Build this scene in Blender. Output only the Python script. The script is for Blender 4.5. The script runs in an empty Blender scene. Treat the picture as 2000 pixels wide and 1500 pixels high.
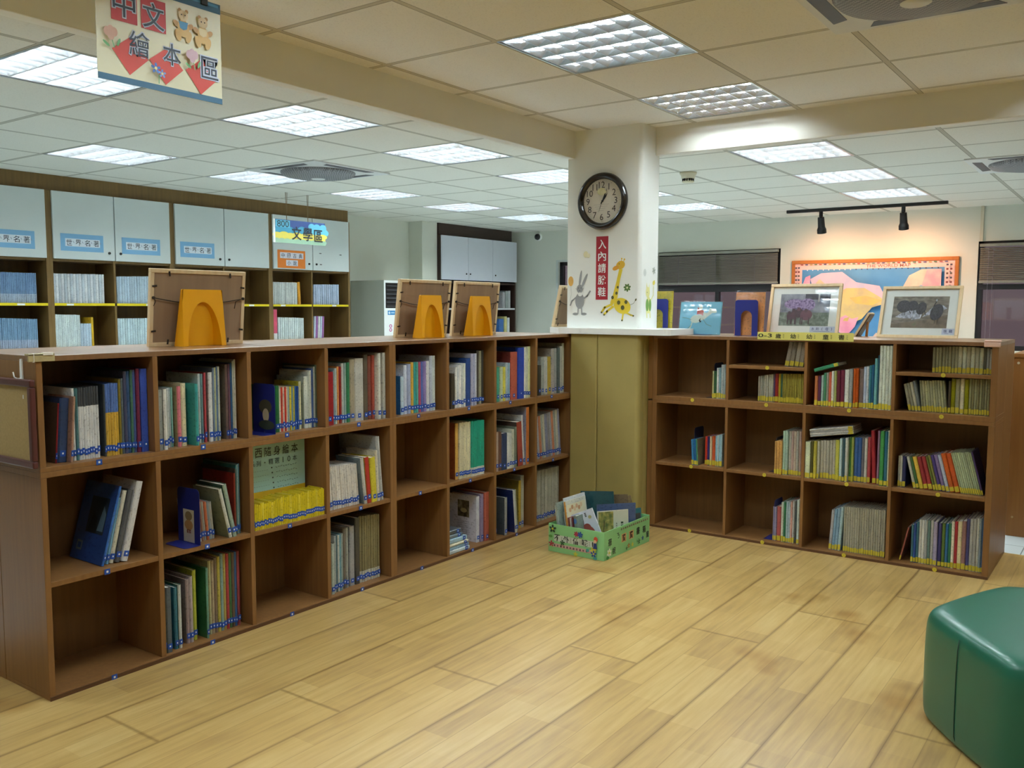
import bpy, bmesh, math, random
from mathutils import Vector, Matrix, Euler
random.seed(7)
C = bpy.context.scene
COL = C.collection
PI = math.pi
# ------------------------------------------------------------------ camera, world, exposure
CAMZ = 1.2934
YAW, PITCH, ROLL, FPX = -0.6224, -0.0857, 0.0025, 1736.5
def camera():
    cy, sy, cp, sp = math.cos(YAW), math.sin(YAW), math.cos(PITCH), math.sin(PITCH)
    f = Vector((sy*cp, cy*cp, sp)); r = Vector((cy, -sy, 0)); u = r.cross(f)
    cr, sr = math.cos(ROLL), math.sin(ROLL)
    r2 = cr*r + sr*u; u2 = -sr*r + cr*u
    cd = bpy.data.cameras.new('camera'); cd.sensor_width = 36; cd.lens = FPX/2000*36; cd.clip_start = .05; cd.clip_end = 60
    o = bpy.data.objects.new('camera', cd); COL.objects.link(o)
    o.matrix_world = Matrix(((r2.x, u2.x, -f.x, 0), (r2.y, u2.y, -f.y, 0), (r2.z, u2.z, -f.z, CAMZ), (0, 0, 0, 1)))
    C.camera = o
camera()
C.view_settings.view_transform = 'Standard'; C.view_settings.look = 'None'
C.view_settings.gamma = 1; C.view_settings.use_curve_mapping = False
C.view_settings.exposure = 0.34
C.cycles.use_denoising = True
C.cycles.max_bounces = 10; C.cycles.diffuse_bounces = 8; C.cycles.glossy_bounces = 4; C.cycles.transparent_max_bounces = 12
C.cycles.sample_clamp_indirect = 15.0
C.cycles.caustics_reflective = False; C.cycles.caustics_refractive = False
LAMP = 52.0                       # radiance of a fluorescent tube
LAMP_COL = (.86, .96, .98)
SPOT_W = 24.0
world = bpy.data.worlds.new('dusk'); C.world = world; world.use_nodes = True
def world_nodes():
    nt = world.node_tree; bg = nt.nodes['Background']
    tc = nt.nodes.new('ShaderNodeTexCoord'); sp = nt.nodes.new('ShaderNodeSeparateXYZ'); rp = nt.nodes.new('ShaderNodeValToRGB')
    nt.links.new(tc.outputs['Generated'], sp.inputs[0]); nt.links.new(sp.outputs['Z'], rp.inputs[0]); nt.links.new(rp.outputs[0], bg.inputs[0])
    rp.color_ramp.elements[0].position = 0; rp.color_ramp.elements[0].color = (.15, .115, .125, 1)
    rp.color_ramp.elements[1].position = .35; rp.color_ramp.elements[1].color = (.30, .27, .31, 1)
    bg.inputs[1].default_value = 1.0
world_nodes()

# ------------------------------------------------------------------ helpers
def lin(h):
    h = h.lstrip('#')
    return tuple((lambda c: c/12.92 if c <= .04045 else ((c+.055)/1.055)**2.4)(int(h[i:i+2], 16)/255) for i in (0, 2, 4))
def rgba(h):
    return (*lin(h), 1)
def mat(name, col, rough=.5, metal=0, var=.08, scale=12, bump=0, spec=.5, emit=None, estr=0, stretch=(1, 1, 1), coat=0):
    """principled material with a procedural noise variation of the colour"""
    m = bpy.data.materials.new(name); m.use_nodes = True; nt = m.node_tree; b = nt.nodes['Principled BSDF']; L = nt.links
    c = lin(col) if isinstance(col, str) else col
    tc = nt.nodes.new('ShaderNodeTexCoord'); mp = nt.nodes.new('ShaderNodeMapping'); nz = nt.nodes.new('ShaderNodeTexNoise')
    mp.inputs['Scale'].default_value = stretch
    L.new(tc.outputs['Object'], mp.inputs[0]); L.new(mp.outputs[0], nz.inputs['Vector'])
    nz.inputs['Scale'].default_value = scale; nz.inputs['Detail'].default_value = 4
    mx = nt.nodes.new('ShaderNodeMix'); mx.data_type = 'RGBA'
    mx.inputs[6].default_value = (*[max(0, v*(1-var)) for v in c], 1); mx.inputs[7].default_value = (*[min(1, v*(1+var)) for v in c], 1)
    L.new(nz.outputs[0], mx.inputs[0]); L.new(mx.outputs[2], b.inputs['Base Color'])
    b.inputs['Roughness'].default_value = rough; b.inputs['Metallic'].default_value = metal
    b.inputs['Specular IOR Level'].default_value = spec; b.inputs['Coat Weight'].default_value = coat
    if bump:
        bp = nt.nodes.new('ShaderNodeBump'); bp.inputs['Strength'].default_value = bump; bp.inputs['Distance'].default_value = .002
        L.new(nz.outputs[0], bp.inputs['Height']); L.new(bp.outputs[0], b.inputs['Normal'])
    if emit:
        b.inputs['Emission Color'].default_value = (*emit, 1); b.inputs['Emission Strength'].default_value = estr
    return m
_FLAT = {}
def flat(h, rough=.55):
    k = (h, rough)
    if k not in _FLAT: _FLAT[k] = mat('paint_'+h, h, rough, var=.04, scale=30)
    return _FLAT[k]

class MB:
    """collects shapes into one mesh"""
    def __init__(s): s.v = []; s.f = []; s.mi = []; s.mats = []; s.sm = []
    def m(s, mt):
        if mt not in s.mats: s.mats.append(mt)
        return s.mats.index(mt)
    def add(s, vs, fs, mt, T=None, smooth=False):
        o = len(s.v); k = s.m(mt)
        for p in vs:
            p = Vector(p)
            s.v.append(tuple(T @ p) if T is not None else tuple(p))
        for f in fs: s.f.append([i+o for i in f]); s.mi.append(k); s.sm.append(smooth)
        return s
    def box(s, x0, x1, y0, y1, z0, z1, mt, T=None):
        vs = [(x0,y0,z0),(x1,y0,z0),(x1,y1,z0),(x0,y1,z0),(x0,y0,z1),(x1,y0,z1),(x1,y1,z1),(x0,y1,z1)]
        return s.add(vs, [(0,3,2,1),(4,5,6,7),(0,1,5,4),(1,2,6,5),(2,3,7,6),(3,0,4,7)], mt, T)
    def prism(s, pts, z0, z1, mt, T=None, smooth=False):
        """polygon in xy extruded along z"""
        n = len(pts)
        vs = [(x, y, z0) for x, y in pts]+[(x, y, z1) for x, y in pts]
        s.add(vs, [tuple(range(n-1, -1, -1)), tuple(range(n, 2*n))], mt, T)
        s.add(vs, [(i, (i+1) % n, (i+1) % n+n, i+n) for i in range(n)], mt, T, smooth)
        return s
    def cyl(s, p0, p1, r0, mt, r1=None, n=16, cap=True, smooth=True):
        p0 = Vector(p0); p1 = Vector(p1); r1 = r0 if r1 is None else r1
        d = (p1-p0).normalized(); a = d.orthogonal().normalized(); b = d.cross(a)
        vs = []
        for p, r in ((p0, r0), (p1, r1)):
            for i in range(n):
                t = 2*PI*i/n; vs.append(p+r*(math.cos(t)*a+math.sin(t)*b))
        s.add(vs, [(i, (i+1) % n, (i+1) % n+n, i+n) for i in range(n)], mt, None, smooth)
        if cap: s.add(vs, [tuple(range(n-1, -1, -1)), tuple(range(n, 2*n))], mt)
        return s
    def tube(s, pts, r, mt, n=8):
        pts = [Vector(p) for p in pts]; vs = []; m_ = len(pts)
        for k, p in enumerate(pts):
            d = (pts[min(k+1, m_-1)]-pts[max(k-1, 0)]).normalized(); a = d.orthogonal().normalized(); b = d.cross(a)
            if k and (a.dot(pa) < 0): pass
            if k:
                a = (pa-d*pa.dot(d)).normalized(); b = d.cross(a)
            pa = a
            for i in range(n):
                t = 2*PI*i/n; vs.append(p+r*(math.cos(t)*a+math.sin(t)*b))
        fs = [(k*n+i, k*n+(i+1) % n, (k+1)*n+(i+1) % n, (k+1)*n+i) for k in range(m_-1) for i in range(n)]
        fs += [tuple(range(n-1, -1, -1)), tuple(range((m_-1)*n, m_*n))]
        return s.add(vs, fs, mt, None, True)
    def lathe(s, prof, mt, T=None, n=32):
        """profile of (r, z) turned round z"""
        vs = [(r*math.cos(2*PI*i/n), r*math.sin(2*PI*i/n), z) for r, z in prof for i in range(n)]
        fs = [(k*n+i, k*n+(i+1) % n, (k+1)*n+(i+1) % n, (k+1)*n+i) for k in range(len(prof)-1) for i in range(n)]
        return s.add(vs, fs, mt, T, True)
    def build(s, name, parent=None, loc=None, rot=None, bevel=0, seg=2):
        me = bpy.data.meshes.new(name); me.from_pydata(s.v, [], s.f)
        for mt in s.mats: me.materials.append(mt)
        me.polygons.foreach_set('material_index', s.mi); me.polygons.foreach_set('use_smooth', s.sm)
        me.update()
        o = bpy.data.objects.new(name, me); COL.objects.link(o)
        if parent: o.parent = parent
        if loc is not None: o.location = loc
        if rot is not None: o.rotation_euler = rot
        if bevel:
            b = o.modifiers.new('bevel', 'BEVEL'); b.width = bevel; b.segments = seg; b.limit_method = 'ANGLE'; b.angle_limit = math.radians(40)
            b.harden_normals = False
        return o
def tag(o, label, cat, group=None):
    o['label'] = label; o['category'] = cat
    if group: o['group'] = group
    return o
def thing(name, label, cat, loc=(0, 0, 0), rz=0, group=None, rot=None):
    o = bpy.data.objects.new(name, None); COL.objects.link(o); o.location = loc
    o.rotation_euler = rot if rot is not None else (0, 0, rz); o.empty_display_size = .05
    return tag(o, label, cat, group)
def struct(o):
    o['kind'] = 'structure'; return o

# flat drawing on a plane: origin O, unit axes ux, uy; layers rise along the normal
_TXT = {}
def glyphs(body, bold=0):
    k = (body, bold)
    if k not in _TXT:
        c = bpy.data.curves.new('lettering', 'FONT'); c.body = body; c.size = 1; c.offset = bold; c.resolution_u = 3
        o = bpy.data.objects.new('lettering', c); COL.objects.link(o); bpy.context.view_layer.update()
        me = bpy.data.meshes.new_from_object(o.evaluated_get(bpy.context.evaluated_depsgraph_get()))
        vs = [tuple(v.co[:2]) for v in me.vertices]; fs = [tuple(p.vertices) for p in me.polygons]
        bpy.data.objects.remove(o); bpy.data.curves.remove(c); bpy.data.meshes.remove(me)
        xs = [v[0] for v in vs]; ys = [v[1] for v in vs]
        _TXT[k] = ([((x-min(xs))/(max(xs)-min(xs) or 1), (y-min(ys))/(max(ys)-min(ys) or 1)) for x, y in vs], fs, (max(xs)-min(xs))/((max(ys)-min(ys)) or 1))
    return _TXT[k]
class Art:
    def __init__(s, mb, O, ux, uy, step=.00016):
        s.mb = mb; s.O = Vector(O); s.ux = Vector(ux).normalized(); s.uy = Vector(uy).normalized(); s.n = s.ux.cross(s.uy); s.l = 0; s.step = step
    def P(s, x, y): return s.O+s.ux*x+s.uy*y+s.n*(s.l*s.step)
    def poly(s, pts, mt):
        s.l += 1; s.mb.add([s.P(x, y) for x, y in pts], [tuple(range(len(pts)))], mt); return s
    def rect(s, x0, x1, y0, y1, mt): return s.poly([(x0, y0), (x1, y0), (x1, y1), (x0, y1)], mt)
    def ell(s, cx, cy, rx, ry, mt, rot=0, n=24):
        c, d = math.cos(rot), math.sin(rot)
        return s.poly([(cx+rx*math.cos(t)*c-ry*math.sin(t)*d, cy+rx*math.cos(t)*d+ry*math.sin(t)*c) for t in [2*PI*i/n for i in range(n)]], mt)
    def line(s, pts, w, mt, cap=True):
        s.l += 1
        for (x0, y0), (x1, y1) in zip(pts, pts[1:]):
            d = math.hypot(x1-x0, y1-y0) or 1; ex, ey = (x1-x0)/d, (y1-y0)/d; h = w/2; q = h if cap else 0
            s.mb.add([s.P(x0-ey*h-ex*q, y0+ex*h-ey*q), s.P(x0+ey*h-ex*q, y0-ex*h-ey*q), s.P(x1+ey*h+ex*q, y1-ex*h+ey*q), s.P(x1-ey*h+ex*q, y1+ex*h+ey*q)], [(0, 1, 2, 3)], mt)
        return s
    def flower(s, cx, cy, r, mt, mc, n=5):
        for i in range(n):
            a = 2*PI*i/n+.3; s.ell(cx+r*.62*math.cos(a), cy+r*.62*math.sin(a), r*.40, r*.26, mt, a, 12)
        return s.ell(cx, cy, r*.28, r*.28, mc, 0, 12)
    def text(s, body, cx, cy, h, mt, w=None, bold=.012, rot=0):
        vs, fs, asp = glyphs(body, bold); w = w or h*asp; s.l += 1; c, d = math.cos(rot), math.sin(rot)
        q = [((x-.5)*w, (y-.5)*h) for x, y in vs]
        s.mb.add([s.P(cx+x*c-y*d, cy+x*d+y*c) for x, y in q], fs, mt); return s

# ------------------------------------------------------------------ materials
def wood_mat(name, c0, c1, rough=.42, sc=1.0, coat=.06):
    m = bpy.data.materials.new(name); m.use_nodes = True; nt = m.node_tree; b = nt.nodes['Principled BSDF']; L = nt.links
    tc = nt.nodes.new('ShaderNodeTexCoord'); mp = nt.nodes.new('ShaderNodeMapping'); mp.inputs['Scale'].default_value = (60*sc, 60*sc, 3*sc)
    n1 = nt.nodes.new('ShaderNodeTexNoise'); n1.inputs['Scale'].default_value = 1; n1.inputs['Detail'].default_value = 5
    n2 = nt.nodes.new('ShaderNodeTexNoise'); n2.inputs['Scale'].default_value = 2.5*sc; n2.inputs['Detail'].default_value = 2
    L.new(tc.outputs['Object'], mp.inputs[0]); L.new(mp.outputs[0], n1.inputs['Vector']); L.new(tc.outputs['Object'], n2.inputs['Vector'])
    a = nt.nodes.new('ShaderNodeMath'); a.operation = 'MULTIPLY_ADD'; a.inputs[1].default_value = .6
    L.new(n1.outputs[0], a.inputs[0])
    h = nt.nodes.new('ShaderNodeMath'); h.operation = 'MULTIPLY'; h.inputs[1].default_value = .4; L.new(n2.outputs[0], h.inputs[0]); L.new(h.outputs[0], a.inputs[2])
    r = nt.nodes.new('ShaderNodeValToRGB'); r.color_ramp.elements[0].position = .3; r.color_ramp.elements[1].position = .7
    r.color_ramp.elements[0].color = rgba(c0); r.color_ramp.elements[1].color = rgba(c1)
    L.new(a.outputs[0], r.inputs[0]); L.new(r.outputs[0], b.inputs['Base Color'])
    b.inputs['Roughness'].default_value = rough; b.inputs['Coat Weight'].default_value = coat; b.inputs['Coat Roughness'].default_value = .3; b.inputs['Specular IOR Level'].default_value = .35
    return m
M_CASE = wood_mat('brown_laminate', '7d5835', '936a3d')
M_CASE_TOP = wood_mat('brown_laminate_top', '7a583a', '8c6746', rough=.3, coat=.5)
M_CASE_IN = wood_mat('brown_laminate_back', '72522f', '845f38', rough=.5)
M_CAB = wood_mat('olive_brown_laminate', '6f5936', '86693c', rough=.4)
M_CABD = mat('dark_brown_laminate', '3a2820', .45, var=.12, stretch=(1, 1, .1))
M_DOORP = mat('white_door_laminate', 'd3dcdc', .35, var=.02)
M_WALL = mat('cream_wall_paint', 'd8dace', .75, var=.025, scale=6, bump=.02)
M_COLP = mat('white_column_paint', 'eff2ef', .7, var=.02, scale=6)
M_BEAM = mat('cream_beam_paint', 'ecebe4', .75, var=.025, scale=6)
M_WHITE = mat('white_gloss_paint', 'f2f5f4', .3, var=.02)
M_NAVY = mat('navy_metal', '232c7c', .4, var=.05)
M_BLACK = mat('black_metal', '17171a', .45, var=.1)
M_DARK = mat('dark_frame', '1d1a1e', .4, var=.1)
M_PAPER = mat('page_paper', 'e8e4d8', .8, var=.06, scale=200, stretch=(1, .02, .02))
M_PINE = wood_mat('pale_pine', 'd9bd90', 'ead6b2', rough=.5, coat=0)
M_PLY = wood_mat('grey_plywood', '8d7660', 'a3886c', rough=.7, sc=.5, coat=0)
M_YEL = mat('yellow_plastic', 'f0aa14', .35, var=.03)
M_ALU = mat('mirror_louvre', 'dfe3e8', .2, metal=1, var=.02)
M_REFL = mat('lamp_reflector', 'c2c6cc', .38, metal=.85, var=.03)
M_ALUR = mat('satin_louvre', 'dfe3e8', .27, metal=.9, var=.02)
M_ALUL = mat('matt_louvre', 'dfe3e8', .27, metal=.88, var=.02)
M_REFM = mat('matt_lamp_reflector', 'a5a9b0', .4, metal=.6, var=.03)
M_STEEL = mat('brushed_steel', 'a8a8a8', .35, metal=.9, var=.05)
M_PAD = mat('olive_vinyl', 'ab9c5e', .5, var=.13, scale=5, bump=.05)
M_GREEN = mat('green_leatherette', '14604c', .36, var=.08, scale=7, bump=.05, coat=.1)
M_TAPEP = mat('pink_foam', 'e8c3b4', .7, var=.04)
M_GREY = mat('grey_plastic', '7c7c80', .5, var=.06)
M_STRING = mat('brown_cord', '8a7350', .8)
M_DCORD = mat('dark_cord', '2a2119', .8)
M_CLEAR = None
def glass(name, tint, gloss=.08, rough=.03):
    m = bpy.data.materials.new(name); m.use_nodes = True; nt = m.node_tree; nt.nodes.clear()
    o = nt.nodes.new('ShaderNodeOutputMaterial'); t = nt.nodes.new('ShaderNodeBsdfTransparent'); g = nt.nodes.new('ShaderNodeBsdfGlossy'); x = nt.nodes.new('ShaderNodeMixShader')
    lw = nt.nodes.new('ShaderNodeLayerWeight'); lw.inputs[0].default_value = .25; mr = nt.nodes.new('ShaderNodeMath'); mr.operation = 'MULTIPLY_ADD'; mr.inputs[1].default_value = .5; mr.inputs[2].default_value = gloss
    t.inputs[0].default_value = (*tint, 1); g.inputs['Roughness'].default_value = rough
    nt.links.new(lw.outputs['Fresnel'], mr.inputs[0]); nt.links.new(mr.outputs[0], x.inputs[0])
    nt.links.new(t.outputs[0], x.inputs[1]); nt.links.new(g.outputs[0], x.inputs[2]); nt.links.new(x.outputs[0], o.inputs[0])
    return m
M_CLEAR = glass('clear_acrylic', (.99, 1, 1), .025)
M_PANE = glass('window_glass', (.8, .78, .8), .05)
def tube_mat():
    m = bpy.data.materials.new('lit_tube'); m.use_nodes = True; b = m.node_tree.nodes['Principled BSDF']
    b.inputs['Base Color'].default_value = (.9, .9, .9, 1); b.inputs['Emission Color'].default_value = (*LAMP_COL, 1); b.inputs['Emission Strength'].default_value = LAMP
    return m
M_TUBE = tube_mat()
def bulb_mat():
    m = bpy.data.materials.new('lit_bulb'); m.use_nodes = True; b = m.node_tree.nodes['Principled BSDF']
    b.inputs['Emission Color'].default_value = (1, .6, .32, 1); b.inputs['Emission Strength'].default_value = 8
    return m
M_BULB = bulb_mat()
def mnode(nt, op, a, b=None, c=None):
    n = nt.nodes.new('ShaderNodeMath'); n.operation = op
    for i, v in enumerate((a, b, c)):
        if v is None: continue
        if isinstance(v, (int, float)): n.inputs[i].default_value = v
        else: nt.links.new(v, n.inputs[i])
    return n.outputs[0]
def ceiling_mat(name, tile, bar):
    m = bpy.data.materials.new(name); m.use_nodes = True; nt = m.node_tree; b = nt.nodes['Principled BSDF']; L = nt.links
    tc = nt.nodes.new('ShaderNodeTexCoord'); sp = nt.nodes.new('ShaderNodeSeparateXYZ'); L.new(tc.outputs['Object'], sp.inputs[0])
    def dist(o, off):
        u = mnode(nt, 'DIVIDE', mnode(nt, 'SUBTRACT', o, off), .6); fr = mnode(nt, 'FRACT', u)
        return mnode(nt, 'MULTIPLY', mnode(nt, 'MINIMUM', fr, mnode(nt, 'SUBTRACT', 1.0, fr)), .6)
    d = mnode(nt, 'MINIMUM', dist(sp.outputs['X'], -2.185), dist(sp.outputs['Y'], 2.93))
    isbar = mnode(nt, 'LESS_THAN', d, .0105); isgap = mnode(nt, 'MULTIPLY', mnode(nt, 'LESS_THAN', d, .0135), mnode(nt, 'GREATER_THAN', d, .0105))
    nz = nt.nodes.new('ShaderNodeTexNoise'); nz.inputs['Scale'].default_value = 140; nz.inputs['Detail'].default_value = 3; L.new(tc.outputs['Object'], nz.inputs['Vector'])
    rp = nt.nodes.new('ShaderNodeValToRGB'); rp.color_ramp.elements[0].position = .3; rp.color_ramp.elements[0].color = (*[v*.9 for v in lin(tile)], 1); rp.color_ramp.elements[1].position = .45; rp.color_ramp.elements[1].color = rgba(tile)
    L.new(nz.outputs[0], rp.inputs[0])
    m1 = nt.nodes.new('ShaderNodeMix'); m1.data_type = 'RGBA'; L.new(isbar, m1.inputs[0]); L.new(rp.outputs[0], m1.inputs[6]); m1.inputs[7].default_value = rgba(bar)
    m2 = nt.nodes.new('ShaderNodeMix'); m2.data_type = 'RGBA'; L.new(isgap, m2.inputs[0]); L.new(m1.outputs[2], m2.inputs[6]); m2.inputs[7].default_value = (*[v*.45 for v in lin(bar)], 1)
    L.new(m2.outputs[2], b.inputs['Base Color']); b.inputs['Roughness'].default_value = .85; b.inputs['Specular IOR Level'].default_value = .2
    return m
M_CEIL = ceiling_mat('ceiling_tiles', 'e4e2d8', 'bdbaac')
M_CEILN = ceiling_mat('raised_ceiling_tiles', 'f3f2ee', 'cfccc2')  # same tiles in a lighter colour, making up for weak bounce light
def floor_mat():
    """three-strip parquet planks running along Y"""
    m = bpy.data.materials.new('parquet_planks'); m.use_nodes = True; nt = m.node_tree; b = nt.nodes['Principled BSDF']; L = nt.links
    tc = nt.nodes.new('ShaderNodeTexCoord'); sp = nt.nodes.new('ShaderNodeSeparateXYZ'); L.new(tc.outputs['Object'], sp.inputs[0])
    X, Y = sp.outputs['X'], sp.outputs['Y']
    u = mnode(nt, 'DIVIDE', mnode(nt, 'ADD', X, .875), .293); row = mnode(nt, 'FLOOR', u); fu = mnode(nt, 'FRACT', u)
    v = mnode(nt, 'DIVIDE', mnode(nt, 'SUBTRACT', Y, mnode(nt, 'MULTIPLY_ADD', row, .455, 4.19)), 1.82); fv = mnode(nt, 'FRACT', v); pl = mnode(nt, 'FLOOR', v)
    dx = mnode(nt, 'MULTIPLY', mnode(nt, 'MINIMUM', fu, mnode(nt, 'SUBTRACT', 1.0, fu)), .293)
    dy = mnode(nt, 'MULTIPLY', mnode(nt, 'MINIMUM', fv, mnode(nt, 'SUBTRACT', 1.0, fv)), 1.82)
    d = mnode(nt, 'MINIMUM', dx, dy)
    # strips inside a plank
    us = mnode(nt, 'MULTIPLY', u, 3.0); srow = mnode(nt, 'FLOOR', us); fs = mnode(nt, 'FRACT', us)
    ds = mnode(nt, 'MULTIPLY', mnode(nt, 'MINIMUM', fs, mnode(nt, 'SUBTRACT', 1.0, fs)), .0977)
    wn0 = nt.nodes.new('ShaderNodeTexWhiteNoise'); wn0.noise_dimensions = '1D'; L.new(srow, wn0.inputs['W'])
    vs = mnode(nt, 'ADD', mnode(nt, 'DIVIDE', Y, .43), mnode(nt, 'MULTIPLY', wn0.outputs[0], 7.3)); sseg = mnode(nt, 'FLOOR', vs)
    cb = nt.nodes.new('ShaderNodeCombineXYZ'); L.new(srow, cb.inputs[0]); L.new(sseg, cb.inputs[1]); L.new(pl, cb.inputs[2])
    wn = nt.nodes.new('ShaderNodeTexWhiteNoise'); wn.noise_dimensions = '3D'; L.new(cb.outputs[0], wn.inputs['Vector'])
    mp = nt.nodes.new('ShaderNodeMapping'); mp.inputs['Scale'].default_value = (30, 2.2, 1); L.new(tc.outputs['Object'], mp.inputs[0])
    gr = nt.nodes.new('ShaderNodeTexNoise'); gr.inputs['Scale'].default_value = 1.6; gr.inputs['Detail'].default_value = 6; L.new(mp.outputs[0], gr.inputs['Vector'])
    big = nt.nodes.new('ShaderNodeTexNoise'); big.inputs['Scale'].default_value = 1.7; big.inputs['Detail'].default_value = 3; L.new(tc.outputs['Object'], big.inputs['Vector'])
    f = mnode(nt, 'ADD', mnode(nt, 'ADD', mnode(nt, 'MULTIPLY', wn.outputs[0], .20), mnode(nt, 'MULTIPLY', gr.outputs[0], .6)), mnode(nt, 'MULTIPLY', big.outputs[0], .35))
    r = nt.nodes.new('ShaderNodeValToRGB'); e = r.color_ramp.elements
    e[0].position = .32; e[0].color = rgba('a08252'); e[1].position = .85; e[1].color = rgba('d0b57a'); k = e.new(.58); k.color = rgba('bf9f62')
    L.new(f, r.inputs[0])
    g1 = mnode(nt, 'SMOOTH_MIN', mnode(nt, 'DIVIDE', d, .010), 1.0, .2)
    gcl = mnode(nt, 'MINIMUM', mnode(nt, 'MAXIMUM', g1, 0.0), 1.0)
    gs = mnode(nt, 'MULTIPLY_ADD', mnode(nt, 'LESS_THAN', ds, .0016), -.22, 1.0)
    shade = mnode(nt, 'MULTIPLY', mnode(nt, 'MULTIPLY_ADD', gcl, .42, .58), gs)
    mx = nt.nodes.new('ShaderNodeMix'); mx.data_type = 'RGBA'; mx.blend_type = 'MULTIPLY'; mx.inputs[0].default_value = 1
    L.new(r.outputs[0], mx.inputs[6]); cc = nt.nodes.new('ShaderNodeCombineColor'); L.new(shade, cc.inputs[0]); L.new(mnode(nt, 'POWER', shade, 1.15), cc.inputs[1]); L.new(mnode(nt, 'POWER', shade, 1.35), cc.inputs[2])
    L.new(cc.outputs[0], mx.inputs[7])
    # worn stains in front of the short bookcase
    st = nt.nodes.new('ShaderNodeTexNoise'); st.inputs['Scale'].default_value = 2.6; st.inputs['Detail'].default_value = 2; mp2 = nt.nodes.new('ShaderNodeMapping'); mp2.inputs['Location'].default_value = (3.1, 1.7, 0); L.new(tc.outputs['Object'], mp2.inputs[0]); L.new(mp2.outputs[0], st.inputs['Vector'])
    rs = nt.nodes.new('ShaderNodeValToRGB'); rs.color_ramp.elements[0].position = .62; rs.color_ramp.elements[0].color = (1, 1, 1, 1); rs.color_ramp.elements[1].position = .72; rs.color_ramp.elements[1].color = (.74, .64, .52, 1)
    L.new(st.outputs[0], rs.inputs[0])
    mx2 = nt.nodes.new('ShaderNodeMix'); mx2.data_type = 'RGBA'; mx2.blend_type = 'MULTIPLY'; mx2.inputs[0].default_value = 1; L.new(mx.outputs[2], mx2.inputs[6]); L.new(rs.outputs[0], mx2.inputs[7])
    L.new(mx2.outputs[2], b.inputs['Base Color'])
    b.inputs['Roughness'].default_value = .33; b.inputs['Specular IOR Level'].default_value = .45
    return m
M_FLOOR = floor_mat()
def tile_mat():
    m = mat('white_floor_tile', 'dbe6e8', .25, var=.03); nt = m.node_tree; b = nt.nodes['Principled BSDF']
    br = nt.nodes.new('ShaderNodeTexBrick'); br.offset = 0; br.inputs['Scale'].default_value = 1; br.inputs['Brick Width'].default_value = .5; br.inputs['Row Height'].default_value = .5; br.inputs['Mortar Size'].default_value = .003
    br.inputs['Color1'].default_value = rgba('dbe6e8'); br.inputs['Color2'].default_value = rgba('d3dfe2'); br.inputs['Mortar'].default_value = rgba('8f9898')
    tc = nt.nodes.new('ShaderNodeTexCoord'); nt.links.new(tc.outputs['Object'], br.inputs['Vector']); nt.links.new(br.outputs[0], b.inputs['Base Color'])
    return m
M_TILE = tile_mat()
def book_mat():
    """colour comes from the mesh's own colour attribute; noise adds printed marks and wear"""
    m = bpy.data.materials.new('printed_cover'); m.use_nodes = True; nt = m.node_tree; b = nt.nodes['Principled BSDF']; L = nt.links
    at = nt.nodes.new('ShaderNodeVertexColor'); at.layer_name = 'col'
    tc = nt.nodes.new('ShaderNodeTexCoord'); oi = nt.nodes.new('ShaderNodeObjectInfo'); ad = nt.nodes.new('ShaderNodeVectorMath'); ad.operation = 'ADD'
    sc = nt.nodes.new('ShaderNodeVectorMath'); sc.operation = 'SCALE'; sc.inputs['Scale'].default_value = 37; cx = nt.nodes.new('ShaderNodeCombineXYZ')
    L.new(oi.outputs['Random'], cx.inputs[0]); L.new(oi.outputs['Random'], cx.inputs[2]); L.new(cx.outputs[0], sc.inputs[0])
    L.new(tc.outputs['Object'], ad.inputs[0]); L.new(sc.outputs[0], ad.inputs[1])
    n1 = nt.nodes.new('ShaderNodeTexNoise'); n1.inputs['Scale'].default_value = 14; n1.inputs['Detail'].default_value = 3; L.new(ad.outputs[0], n1.inputs['Vector'])
    mp = nt.nodes.new('ShaderNodeMapping'); mp.inputs['Scale'].default_value = (160, 60, 110); L.new(ad.outputs[0], mp.inputs[0])
    n2 = nt.nodes.new('ShaderNodeTexNoise'); n2.inputs['Scale'].default_value = 1; n2.inputs['Detail'].default_value = 1; L.new(mp.outputs[0], n2.inputs['Vector'])
    r1 = nt.nodes.new('ShaderNodeValToRGB'); r1.color_ramp.elements[0].position = .3; r1.color_ramp.elements[0].color = (.80, .80, .82, 1); r1.color_ramp.elements[1].position = .7; r1.color_ramp.elements[1].color = (1.12, 1.10, 1.06, 1); L.new(n1.outputs[0], r1.inputs[0])
    r2 = nt.nodes.new('ShaderNodeValToRGB'); r2.color_ramp.elements[0].position = .60; r2.color_ramp.elements[0].color = (1, 1, 1, 1); r2.color_ramp.elements[1].position = .66; r2.color_ramp.elements[1].color = (.62, .62, .64, 1); L.new(n2.outputs[0], r2.inputs[0])
    a = nt.nodes.new('ShaderNodeMix'); a.data_type = 'RGBA'; a.blend_type = 'MULTIPLY'; a.inputs[0].default_value = 1; L.new(at.outputs[0], a.inputs[6]); L.new(r1.outputs[0], a.inputs[7])
    c = nt.nodes.new('ShaderNodeMix'); c.data_type = 'RGBA'; c.blend_type = 'MULTIPLY'; c.inputs[0].default_value = .8; L.new(a.outputs[2], c.inputs[6]); L.new(r2.outputs[0], c.inputs[7])
    L.new(c.outputs[2], b.inputs['Base Color']); b.inputs['Roughness'].default_value = .32; b.inputs['Coat Weight'].default_value = .3; b.inputs['Coat Roughness'].default_value = .15
    return m
M_BOOK = book_mat()
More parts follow.
